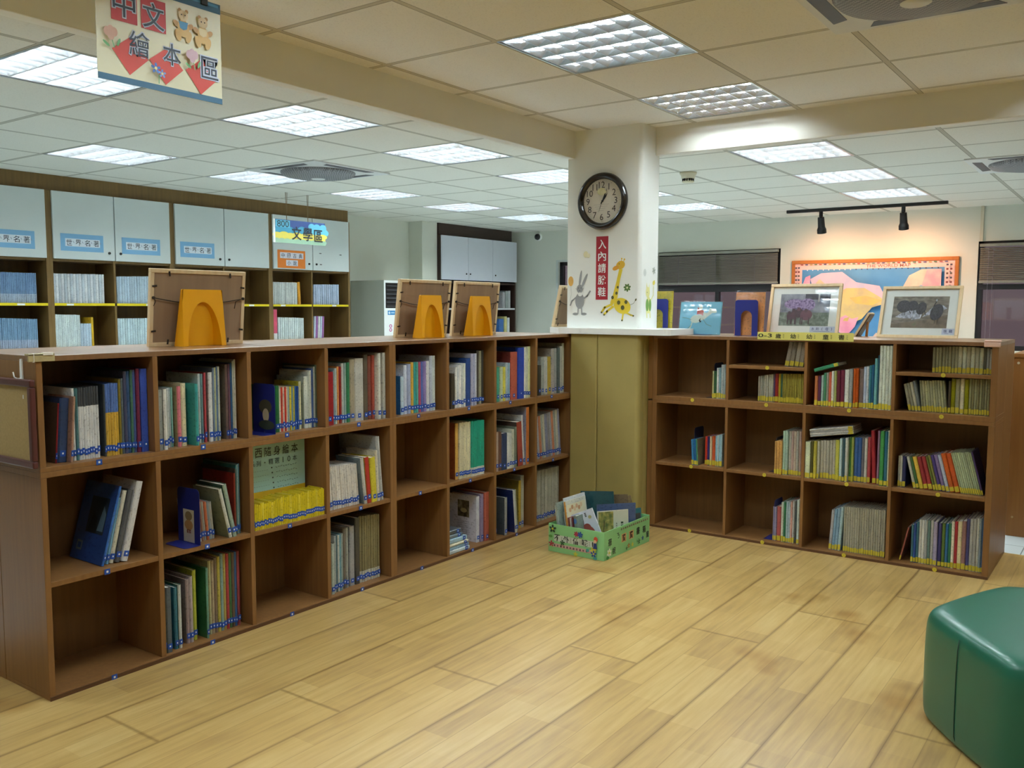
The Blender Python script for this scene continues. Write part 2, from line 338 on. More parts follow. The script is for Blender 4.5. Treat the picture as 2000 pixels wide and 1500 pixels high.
def noise_picture(name, stops, scale, detail=4, stretch=(1, 1, 1), rough=.6, loc=(0, 0, 0)):
    m = bpy.data.materials.new(name); m.use_nodes = True; nt = m.node_tree; b = nt.nodes['Principled BSDF']
    tc = nt.nodes.new('ShaderNodeTexCoord'); mp = nt.nodes.new('ShaderNodeMapping'); mp.inputs['Scale'].default_value = stretch; mp.inputs['Location'].default_value = loc
    nz = nt.nodes.new('ShaderNodeTexNoise'); nz.inputs['Scale'].default_value = scale; nz.inputs['Detail'].default_value = detail
    r = nt.nodes.new('ShaderNodeValToRGB'); e = r.color_ramp.elements
    e[0].position, e[0].color = stops[0][0], rgba(stops[0][1]); e[1].position, e[1].color = stops[-1][0], rgba(stops[-1][1])
    for p, c in stops[1:-1]: k = e.new(p); k.color = rgba(c)
    nt.links.new(tc.outputs['Object'], mp.inputs[0]); nt.links.new(mp.outputs[0], nz.inputs['Vector']); nt.links.new(nz.outputs[0], r.inputs[0]); nt.links.new(r.outputs[0], b.inputs['Base Color'])
    b.inputs['Roughness'].default_value = rough
    return m
# ------------------------------------------------------------------ room shell
ZN, ZO, ZB = 2.352, 2.260, 2.190           # raised ceiling, outer ceiling, beam underside
XW0, XW1, YW0, YW1 = -6.90, 3.5, -3.0, 9.5
GX, GY = -2.185, 2.93
LAMPS_IN = [(0, 0), (0, 2), (0, -2), (0, -4), (3, 2), (3, -2), (3, -4)]  # first two are in view; the rest are unseen lamps put in for light
LAMPS_OUT = [(-3, -2), (-3, 0), (-3, 2), (-3, 4), (-6, 0), (-6, 2), (-6, 4), (-6, 6), (-6, 8), (0, 4), (0, 6), (0, 8), (-3, 8), (-3, 6),
             (-6, -2), (-3, -4), (3, 4), (3, 8)]  # this last row lies out of view, lamps added to light the room
AC_IN = [(2, 0)]; AC_OUT = [(-5, 2), (2, 6)]
def ceiling_mesh(regions, holes, z, M_CEIL=M_CEIL):
    mb = MB()
    for (x0, x1, y0, y1) in regions:
        for i in range(-9, 11):
            for j in range(-11, 12):
                if (i, j) in holes: continue
                a, b = max(x0, GX+.6*i), min(x1, GX+.6*i+.6); c, d = max(y0, GY+.6*j), min(y1, GY+.6*j+.6)
                if b-a < 1e-4 or d-c < 1e-4: continue
                mb.add([(a, c, z), (a, d, z), (b, d, z), (b, c, z)], [(0, 1, 2, 3)], M_CEIL)
    return mb
struct(ceiling_mesh([(-2.881, XW1, YW0, 4.834)], set(LAMPS_IN+AC_IN), ZN, M_CEILN).build('ceiling'))
struct(ceiling_mesh([(XW0, -2.881, YW0, YW1), (-2.881, XW1, 4.86, YW1)], set(LAMPS_OUT+AC_OUT), ZO).build('ceiling'))
struct(MB().box(-3.52, XW1, YW0, 5.305, -.1, 0, M_FLOOR).build('floor'))
struct(MB().box(XW0, XW1, 5.305, YW1, -.1, -.001, M_TILE).box(XW0, -3.52, YW0, 5.305, -.1, -.001, M_TILE).build('floor'))
struct(MB().box(-2.945, -2.881, YW0, 4.665, ZB, 2.42, M_BEAM).build('beam', bevel=.004))
struct(MB().box(-2.43, XW1, 4.834, 4.895, ZB, 2.42, M_BEAM).build('beam', bevel=.004))
def column():
    r = .025; pts = [(-2.93, 4.665), (-2.43-r, 4.665)]+[(-2.43-r+r*math.sin(t), 4.665+r-r*math.cos(t)) for t in [PI/16*i for i in range(1, 8)]]+[(-2.43, 4.665+r), (-2.43, 4.885), (-2.93, 4.885)]
    struct(MB().prism(pts, 0, 2.40, M_COLP).build('column'))
column()
struct(MB().box(XW0-.1, XW0, YW0, YW1, 0, 2.6, M_WALL).build('wall_left'))
struct(MB().box(XW1, XW1+.1, YW0, YW1, 0, 2.6, M_WALL).build('wall_right'))
struct(MB().box(XW0, XW1, YW0-.1, YW0, 0, 2.6, M_WALL).build('wall_front'))
WIN = [(-6.10, -5.05, .9, 1.865), (-4.72, -3.272, .9, 1.935), (-1.372, .30, .9, 1.93)]
def back_wall():
    mb = MB(); x = XW0
    for a, b, z0, z1 in WIN:
        mb.box(x, a, YW1, YW1+.14, 0, 2.6, M_WALL).box(a, b, YW1, YW1+.14, 0, z0, M_WALL).box(a, b, YW1, YW1+.14, z1, 2.6, M_WALL); x = b
    mb.box(x, XW1, YW1, YW1+.14, 0, 2.6, M_WALL)
    struct(mb.build('wall_back'))
back_wall()
struct(MB().box(XW0, -6.70, 7.60, 7.86, 0, ZO, M_WALL).build('column', bevel=.004))
struct(MB().box(-1.362, -1.335, YW1-.022, YW1, 1.93, ZO, flat('cfc9b4')).build('trim_1'))
# windows
def window(i, a, b, z0, z1, mull, rail, slide=None):
    f = MB(); y0, y1 = YW1+.03, YW1+.09; w = .045
    f.box(a, a+w, y0, y1, z0, z1, M_DARK).box(b-w, b, y0, y1, z0, z1, M_DARK).box(a, b, y0, y1, z0, z0+w, M_DARK).box(a, b, y0, y1, z1-w, z1, M_DARK)
    if rail: f.box(a, b, y0-.01, y1, rail[0], rail[1], M_DARK)
    for x in mull: f.box(x-.022, x+.022, y0+.005, y1, z0, z1, M_DARK)
    fr = f.build('window_%d' % i); struct(fr)
    MB().box(a+w, b-w, y0+.03, y0+.034, z0+w, z1-w, M_PANE).build('pane', fr)
    return fr
window(1, *WIN[0], [-5.6], None)
window(2, *WIN[1], [-4.0], (1.475, 1.555))
window(3, *WIN[2], [-.5], (1.475, 1.525))
struct(MB().box(WIN[0][0]-.03, WIN[0][1]+.03, YW1-.012, YW1, 1.865, 1.89, flat('c5ccc8')).box(WIN[0][0]-.03, WIN[0][0], YW1-.012, YW1, .9, 1.865, flat('c5ccc8')).build('trim_2'))
M_BLIND = mat('grey_blind_slat', '8f8e82', .5, var=.05)
def blind(a, b, z0, z1, label, cords):
    t = thing('venetian_blind', label, 'blind', ((a+b)/2, YW1-.02, z1), group='raised venetian blinds')
    h = (b-a)/2; H = z1-z0
    MB().box(-h, h, -.02, .02, -.028, 0, M_BLIND).build('headrail', t, bevel=.002)
    sl = MB(); n = 18
    for k in range(n):
        z = -.045-(H-.075)*k/(n-1)
        sl.add([(-h+.004, -.009, z-.0072), (h-.004, -.009, z-.0072), (h-.004, .009, z+.0072), (-h+.004, .009, z+.0072), (-h+.004, -.009, z-.008), (h-.004, -.009, z-.008), (h-.004, .009, z+.0064), (-h+.004, .009, z+.0064)], [(0, 1, 2, 3), (7, 6, 5, 4), (0, 4, 5, 1), (1, 5, 6, 2), (2, 6, 7, 3), (3, 7, 4, 0)], M_BLIND)
    sl.build('slats', t)
    MB().box(-h, h, -.014, .014, -H, -H+.02, M_BLIND).build('bottom_rail', t, bevel=.002)
    for x, l in cords:
        MB().cyl((x, -.017, -.02), (x, -.017, -l), .0016, flat('8b8590'), n=6).build('cord', t)
blind(-4.70, -3.29, 1.56, 1.925, 'grey venetian blind half raised on the window beside the column', [(-.45, .36), (.0, .36), (.45, .36)])
blind(-1.355, .28, 1.535, 1.905, 'grey-brown venetian blind half raised on the window beside the world map', [(-.74, 1.0), (-.70, 1.0), (.2, .36)])

# ------------------------------------------------------------------ ceiling lights
def lamp_meshes(M_ALU, M_REFL):
    d = {}
    s = .292
    h = MB(); t = .004
    h.box(-s, s, -s, s, .105, .11, M_REFL)
    h.box(-s, -s+t, -s, s, .0, .105, M_REFL).box(s-t, s, -s, s, .0, .105, M_REFL).box(-s, s, -s, -s+t, .0, .105, M_REFL).box(-s, s, s-t, s, .0, .105, M_REFL)
    h.box(-.3, .3, -.3, -s, -.002, .004, M_ALU).box(-.3, .3, s, .3, -.002, .004, M_ALU).box(-.3, -s, -s, s, -.002, .004, M_ALU).box(s, .3, -s, s, -.002, .004, M_ALU)
    d['housing'] = h
    l = MB(); q = .285
    for i in range(5):                      # long blades between the tubes, wider at the top
        y = -q+2*q*i/4
        l.add([(-q, y-.003, 0), (q, y-.003, 0), (q, y+.003, 0), (-q, y+.003, 0), (-q, y-.012, .027), (q, y-.012, .027), (q, y+.012, .027), (-q, y+.012, .027)],
              [(3, 2, 1, 0), (4, 5, 6, 7), (0, 1, 5, 4), (1, 2, 6, 5), (2, 3, 7, 6), (3, 0, 4, 7)], M_ALU)
    for i in range(8):
        x = -q+2*q*i/7
        l.add([(x-.0012, -q, 0), (x+.0012, -q, 0), (x+.0012, q, 0), (x-.0012, q, 0), (x-.006, -q, .025), (x+.006, -q, .025), (x+.006, q, .025), (x-.006, q, .025)],
              [(3, 2, 1, 0), (4, 5, 6, 7), (0, 1, 5, 4), (1, 2, 6, 5), (2, 3, 7, 6), (3, 0, 4, 7)], M_ALU)
    d['louvre'] = l
    tb = MB().cyl((-.28, 0, 0), (.28, 0, 0), .015, M_TUBE, n=10)
    d['tube'] = tb
    return d
LAMP_LABEL = {(0, 0): 'louvred ceiling light in the raised ceiling, the larger-looking of two before the column',
 (0, 2): 'louvred ceiling light in the raised ceiling tight against the beam beside the column',
 (-3, -2): 'bright louvred ceiling light partly hidden by the hanging flower banner',
 (-3, 0): 'bright louvred ceiling light along the beam, just past the hanging banner',
 (-3, 2): 'louvred ceiling light along the beam, between banner and column',
 (-3, 4): 'louvred ceiling light cut off by the column edge above the clock',
 (-3, 6): 'louvred ceiling light almost wholly hidden behind the column beside the clock',
 (-3, 8): 'louvred ceiling light just past the column, over the window blind',
 (-6, 0): 'glaring louvred ceiling light over the white cupboard doors with blue signs',
 (-6, 2): 'louvred ceiling light touching the round grille of the ceiling air conditioner',
 (-6, 4): 'louvred ceiling light just beyond the ceiling air conditioner and the hanging 800 sign',
 (-6, 6): 'louvred ceiling light above the wall pillar, between two others in its row',
 (-6, 8): 'small far louvred ceiling light above the corner cupboard with three white doors',
 (0, 4): 'louvred ceiling light hard against the far side of the lit beam',
 (0, 6): 'louvred ceiling light between the beam one and the one by the track spotlights',
 (0, 8): 'far louvred ceiling light right above the black spotlight track'}
def lamps():
    protos = {}
    for cells, z in ((LAMPS_IN, ZN), (LAMPS_OUT, ZO)):
        for c in cells:
            kind = 'near' if z == ZN else 'left' if c[0] < -1 else 'right'; first = protos.get(kind)
            loc = (GX+.6*c[0]+.3, GY+.6*c[1]+.3, z); lab = LAMP_LABEL.get(c, 'unseen louvred square ceiling light outside the view, supplying light for the room')
            if first is None:
                t = thing('ceiling_light', lab, 'ceiling light', loc, 0, 'square louvred ceiling lights'); d = lamp_meshes(*{'near': (M_ALU, M_REFL), 'left': (M_ALUL, M_REFM), 'right': (M_ALUR, M_REFM)}[kind])
                d['housing'].build('housing', t); d['louvre'].build('louvre', t)
                tb = d['tube'].build('tube', t, (0, -.213, .045))
                for y in (-.071, .071, .213):
                    o = tb.copy(); COL.objects.link(o); o.parent = t; o.location = (0, y, .045)
                protos[kind] = t
            else:
                t = first.copy(); COL.objects.link(t); t.location = loc; t['label'] = lab
                for ch in first.children:
                    o = ch.copy(); COL.objects.link(o); o.parent = t
lamps()
def ac(c, z, label):
    t = thing('ceiling_air_conditioner', label, 'air conditioner', (GX+.6*c[0]+.3, GY+.6*c[1]+.3, z), 0, 'four-way ceiling air conditioners')
    p = MB(); R = .36
    p.prism([(-R, -R), (R, -R), (R, R), (-R, R)], -.009, 0, M_GREYW)
    p.build('panel', t, bevel=.004)
    for k in range(4):
        a = k*PI/2
        T = Matrix.Rotation(a, 4, 'Z')
        s = MB(); s.add([T @ Vector(q) for q in [(-.225, -.33, -.0105), (.225, -.33, -.0105), (.20, -.275, -.0105), (-.20, -.275, -.0105), (-.225, -.33, -.007), (.225, -.33, -.007), (.20, -.275, -.007), (-.20, -.275, -.007)]],
              [(3, 2, 1, 0), (4, 5, 6, 7), (0, 1, 5, 4), (1, 2, 6, 5), (2, 3, 7, 6), (3, 0, 4, 7)], M_ACSLOT)
        s.build('air_outlet', t)
    g = MB().lathe([(.262, -.008), (.262, -.018), (.245, -.036), (.15, -.052), (.05, -.056), (.0001, -.056)], M_ACGRILL, n=48)
    g.build('round_grille', t)
    b = MB().lathe([(.05, -.0555), (.045, -.059), (.0001, -.059)], M_GREYW, n=24); b.build('badge', t)
M_GREYW = mat('grey_white_plastic', 'dcdedd', .45, var=.03)
M_ACSLOT = mat('outlet_shadow_grey', '55555c', .5, var=.1)
def grille_mat():
    m = mat('fine_grille', '9b9ba0', .5, var=.02); nt = m.node_tree; b = nt.nodes['Principled BSDF']
    ck = nt.nodes.new('ShaderNodeTexChecker'); ck.inputs['Scale'].default_value = 90; ck.inputs[1].default_value = rgba('96969a'); ck.inputs[2].default_value = rgba('6b6b70')
    tc = nt.nodes.new('ShaderNodeTexCoord'); nt.links.new(tc.outputs['Object'], ck.inputs[0]); nt.links.new(ck.outputs[0], b.inputs['Base Color'])
    return m
M_ACGRILL = grille_mat()
ac((2, 0), ZN, 'round-grilled ceiling air conditioner in the raised ceiling, cut by the picture top')
ac((-5, 2), ZO, 'ceiling air conditioner with round grille above the hanging 800 sign')
ac((2, 6), ZO, 'ceiling air conditioner beyond the lit beam, cut by the picture edge')

def detector():
    t = thing('smoke_detector', 'small cream smoke detector on the ceiling tiles just past the column', 'smoke detector', (-2.75, 5.99, ZO))
    MB().lathe([(.0001, 0), (.06, 0), (.06, -.012), (.052, -.02), (.046, -.045), (.0001, -.045)], flat('d8d2b8'), n=24).build('base', t)
    s = MB()
    for k in range(14):
        a = 2*PI*k/14; T = Matrix.Rotation(a, 4, 'Z')
        s.box(.036, .042, -.004, .004, -.066, -.045, M_BLACK, T)
    s.build('sensor_slots', t)
    MB().lathe([(.0001, -.05), (.034, -.05), (.044, -.066), (.036, -.072), (.0001, -.072)], flat('d8d2b8'), n=24).build('cap', t)
detector()
def dome():
    t = thing('security_camera', 'tiny white dome camera high on the back wall near the corner cupboard', 'security camera', (-6.40, YW1, 2.19))
    T = Matrix.Rotation(PI/2, 4, 'X')
    MB().lathe([(.05, 0), (.05, .02), (.04, .03)], M_WHITE, T, 20).build('mount', t)
    MB().lathe([(.04, .03), (.036, .05), (.02, .064), (.0001, .068)], M_DARK, T, 20).build('dome', t)
dome()
# track lighting
def track():
    t = thing('lighting_track', 'long black lighting track on the ceiling above the world map', 'lighting track', (-2.27, 8.86, ZO))
    MB().box(-.73, .73, -.018, .018, -.03, 0, M_BLACK).build('rail', t, bevel=.003)
    for x, lab in ((-2.665, 'black track spotlight further along towards the column, above map corner'), (-1.915, 'black track spotlight above the middle of the map, nearer the wall strip')):
        s = thing('track_spotlight', lab, 'spotlight', (x, 8.86, ZO-.03), 0, 'black spotlights on the ceiling track')
        MB().cyl((0, 0, 0), (0, 0, -.05), .018, M_BLACK).cyl((-.0, 0, -.05), (0, .01, -.075), .012, M_BLACK).build('mount', s)
        d = Vector((0, .30, -1)).normalized(); p = Vector((0, .0, -.055))
        MB().cyl(p, p+d*.095, .030, M_BLACK, .034, 20).cyl(p+d*.095, p+d*.12, .034, M_BLACK, .044, 20, cap=False).cyl(p+d*.12, p+d*.155, .044, M_BLACK, .044, 20, cap=False).build('lamp_head', s)
        MB().cyl(p+d*.125, p+d*.13, .040, M_BULB).build('bulb', s)
        ld = bpy.data.lights.new('spot_beam', 'SPOT'); ld.energy = SPOT_W; ld.color = (1, .50, .27); ld.spot_size = math.radians(165); ld.spot_blend = 1; ld.shadow_soft_size = .03
        o = bpy.data.objects.new('spot_beam', ld); COL.objects.link(o); o.parent = s; o.location = p+d*.16; o.rotation_euler = Vector((0, .8, -1)).to_track_quat('-Z', 'Y').to_euler()
track()

# ------------------------------------------------------------------ bookcases
def side_marks(t): pass
class Case:
    """open bookcase; local x along the front, y into the depth, z up"""
    def __init__(s, label, loc, rz, W, D, z0, z1, divs, shelves, top=True, group=None, th=.02, side=.02, botth=.016, left_strip=0):
        H = z1-z0; s.t = t = thing('bookcase', label, 'bookcase', (loc[0], loc[1], z0), rz, group)
        MB().box(0, W, 0, D, 0, botth, M_CASE).build('bottom_panel', t, bevel=.0015)
        MB().box(0, W, 0, D, H-.0185, H, M_CASE_TOP if z1 > 1 else M_CASE).build('top_panel', t, bevel=.0015)
        for x in (0, W-side): MB().box(x, x+side, 0, D, botth, H-.0185, M_CASE).build('side_panel', t, bevel=.0015)
        MB().box(side, W-side, D-.008, D, botth, H-.0185, M_CASE_IN).build('back_panel', t)
        for x in divs: MB().box(x-th/2, x+th/2, .001, D-.008, botth, H-.0185, M_CASE).build('divider', t, bevel=.0015)
        xs = [side]+[d for d in divs]+[W-side]
        for c, z in shelves:
            a = xs[c]+(th/2 if c > 0 else 0); b = xs[c+1]-(th/2 if c+1 < len(xs)-1 else 0)
            MB().box(a, b, .002, D-.008, z-z0-.018, z-z0, M_CASE).build('shelf', t, bevel=.0015)
XL, YR, ZT, ZJ = -2.875, 4.708, 1.136, .759
GL = 'stacked units of the long bookcase'; GR = 'stacked units of the short bookcase'
yA0, yA1, yB1 = 1.409, 3.047, 4.651
dA = [1.827, 2.233, 2.6375]; dB = [3.453, 3.854, 4.251]
DL = .298
Case('brown lower bookcase unit at the corkboard end, two rows of open compartments', (XL, yA0), PI/2, yA1-yA0, DL, 0, ZJ, [y-yA0 for y in dA], [(c, .394) for c in range(4)], group=GL)
Case('brown upper bookcase unit at the corkboard end, one row of crowded compartments', (XL, yA0), PI/2, yA1-yA0, DL, ZJ, ZT, [y-yA0 for y in dA], [], group=GL)
Case('brown lower bookcase unit of the long run, ending at the olive column pad', (XL, yA1), PI/2, yB1-yA1, DL, 0, ZJ, [y-yA1 for y in dB], [(c, .394) for c in range(4)], group=GL, side=.0225)
Case('brown upper bookcase unit of the long run, ending under the white column ledge', (XL, yA1), PI/2, yB1-yA1, DL, ZJ, ZT, [y-yA1 for y in dB], [], group=GL, side=.0225)
# units standing back to back with them
def back_unit(label, loc, rz, W, D, grp):
    t = thing('bookcase', label, 'bookcase', (loc[0], loc[1], 0), rz, grp)
    MB().box(0, W, 0, D, 0, .02, M_CASE).build('bottom_panel', t); MB().box(0, W, 0, D, ZT-.0185, ZT, M_CASE_TOP).build('top_panel', t, bevel=.0015)
    for x in (0, W-.02): MB().box(x, x+.02, 0, D, .02, ZT-.0185, M_CASE).build('side_panel', t, bevel=.0015)
    MB().box(.02, W-.02, 0, .008, .02, ZT-.0185, M_CASE_IN).build('back_panel', t)
    for z in (.394, .759): MB().box(.02, W-.02, .008, D, z-.018, z, M_CASE).build('shelf', t)
GB = 'bookcases standing back to back behind the front ones'
back_unit('brown bookcase back to back behind the corkboard end of the long bookcase', (XL-DL-.002, yA0), PI/2, yA1-yA0, .28, GB)
back_unit('brown bookcase back to back behind the column end of the long bookcase', (XL-DL-.002, yA1+.001), PI/2, yB1-yA1, .28, GB)
xR0, xR1 = -2.362, -.574
dR = [-1.904, -1.4715, -1.032]
Case('brown lower unit of the short bookcase by the column, two rows of compartments', (xR0, YR), 0, xR1-xR0, .297, 0, ZJ, [x-xR0 for x in dR], [(c, .394) for c in range(4)], group=GR, th=.016, side=.028)
Case('brown upper unit of the short bookcase by the column, with two split compartments', (xR0, YR), 0, xR1-xR0, .297, ZJ, ZT, [x-xR0 for x in dR], [(1, .98), (3, .98)], group=GR, th=.016, side=.028, botth=.024)
back_unit('brown bookcase back to back behind the short bookcase with the photos on top', (xR0, YR+.299), 0, xR1-xR0, .295, GB)
for z0, z1, lab in ((0, .752, 'lower brown filler strip between the olive pad and short bookcase'), (.760, ZT, 'upper brown filler strip between the olive pad and short bookcase')):
    tag(MB().box(-2.391, xR0-.001, YR, YR+.25, z0, z1, M_CASE).build('filler_strip', bevel=.002), lab, 'filler strip', 'filler strips beside the column')
# dark plinth lines
for lab, bx in (('dark plinth strip along the foot of the long bookcase', (XL+.0005, XL+.004, yA0, yB1)), ('dark plinth strip along the foot of the short bookcase', (xR0, xR1, YR-.004, YR-.0005))):
    tag(MB().box(*bx, 0, .013, mat('dark_plinth', '5a3a22', .5)).build('plinth_strip'), lab, 'plinth')
# round shelf-edge markers
M_BLUE = mat('blue_sticker', '1f4fae', .4, var=.03); M_STW = mat('white_sticker', 'e8ecf2', .4, var=.02); M_YST = mat('yellow_sticker', 'cdbe3a', .45, var=.03)
COLN = ['first', 'second', 'third', 'fourth', 'fifth', 'sixth', 'seventh', 'eighth']
ROWN = {'t': 'top row', 'm': 'middle row', 'b': 'bottom row', 'u': 'small upper shelf', 'l': 'lower shelf'}
LCOL = [yA0+.02]+dA+[yA1]+dB+[yB1-.022]; RCOL = [xR0+.028]+dR+[xR1-.028]
def markers():
    pos = {'t': [1.606, 2.014, 2.414, 2.824, 3.227, 3.62, 3.99, 4.41], 'm': [1.62, 2.02, 2.42, 2.83, 3.235, 3.63, 4.03, 4.43], 'b': [1.63, 2.03, 2.42, 2.83, 3.24, 3.645, 4.05, 4.45]}
    for row, z in (('t', .768), ('m', .385), ('b', .008)):
        for c in range(8):
            if c == 7 and row == 'b': continue
            t = thing('shelf_marker', 'round blue shelf marker, %s, %s compartment of the long bookcase' % (ROWN[row], COLN[c]), 'sticker', (XL+(.0008 if row != 'b' else .0046), pos[row][c], z), PI/2, 'round blue stickers on the long bookcase')
            MB().box(-.0105, .0105, -.001, 0, -.0095, .0095, M_BLUE).build('disc', t, bevel=.006, seg=3)
            MB().box(-.0035, .0035, -.0014, -.001, -.0035, .0035, M_STW).build('dot', t)
    for row, z, zs in (('t', .770, 0), ('u', .972, 0), ('m', .385, 0), ('b', .004, 0)):
        for c in range(4):
            if row == 'u' and c not in (1, 3): continue
            x = (RCOL[c]+RCOL[c+1])/2+.01
            t = thing('shelf_marker', 'round yellow shelf marker, %s, %s compartment of the short bookcase' % (ROWN[row], COLN[c]), 'sticker', (x, YR-(.0008 if row != 'b' else .0046), max(z, .011)), 0, 'round yellow stickers on the short bookcase')
            p = [(.0105*math.cos(2*PI*i/20), .0105*math.sin(2*PI*i/20)) for i in range(20)]
            T = Matrix.Rotation(PI/2, 4, 'X')
            MB().prism(p, 0, .001, M_YST, T).build('disc', t)
            MB().prism([(a*.25, b*.25) for a, b in p], .001, .0013, flat('b8a83a'), T).build('dot', t)
markers()
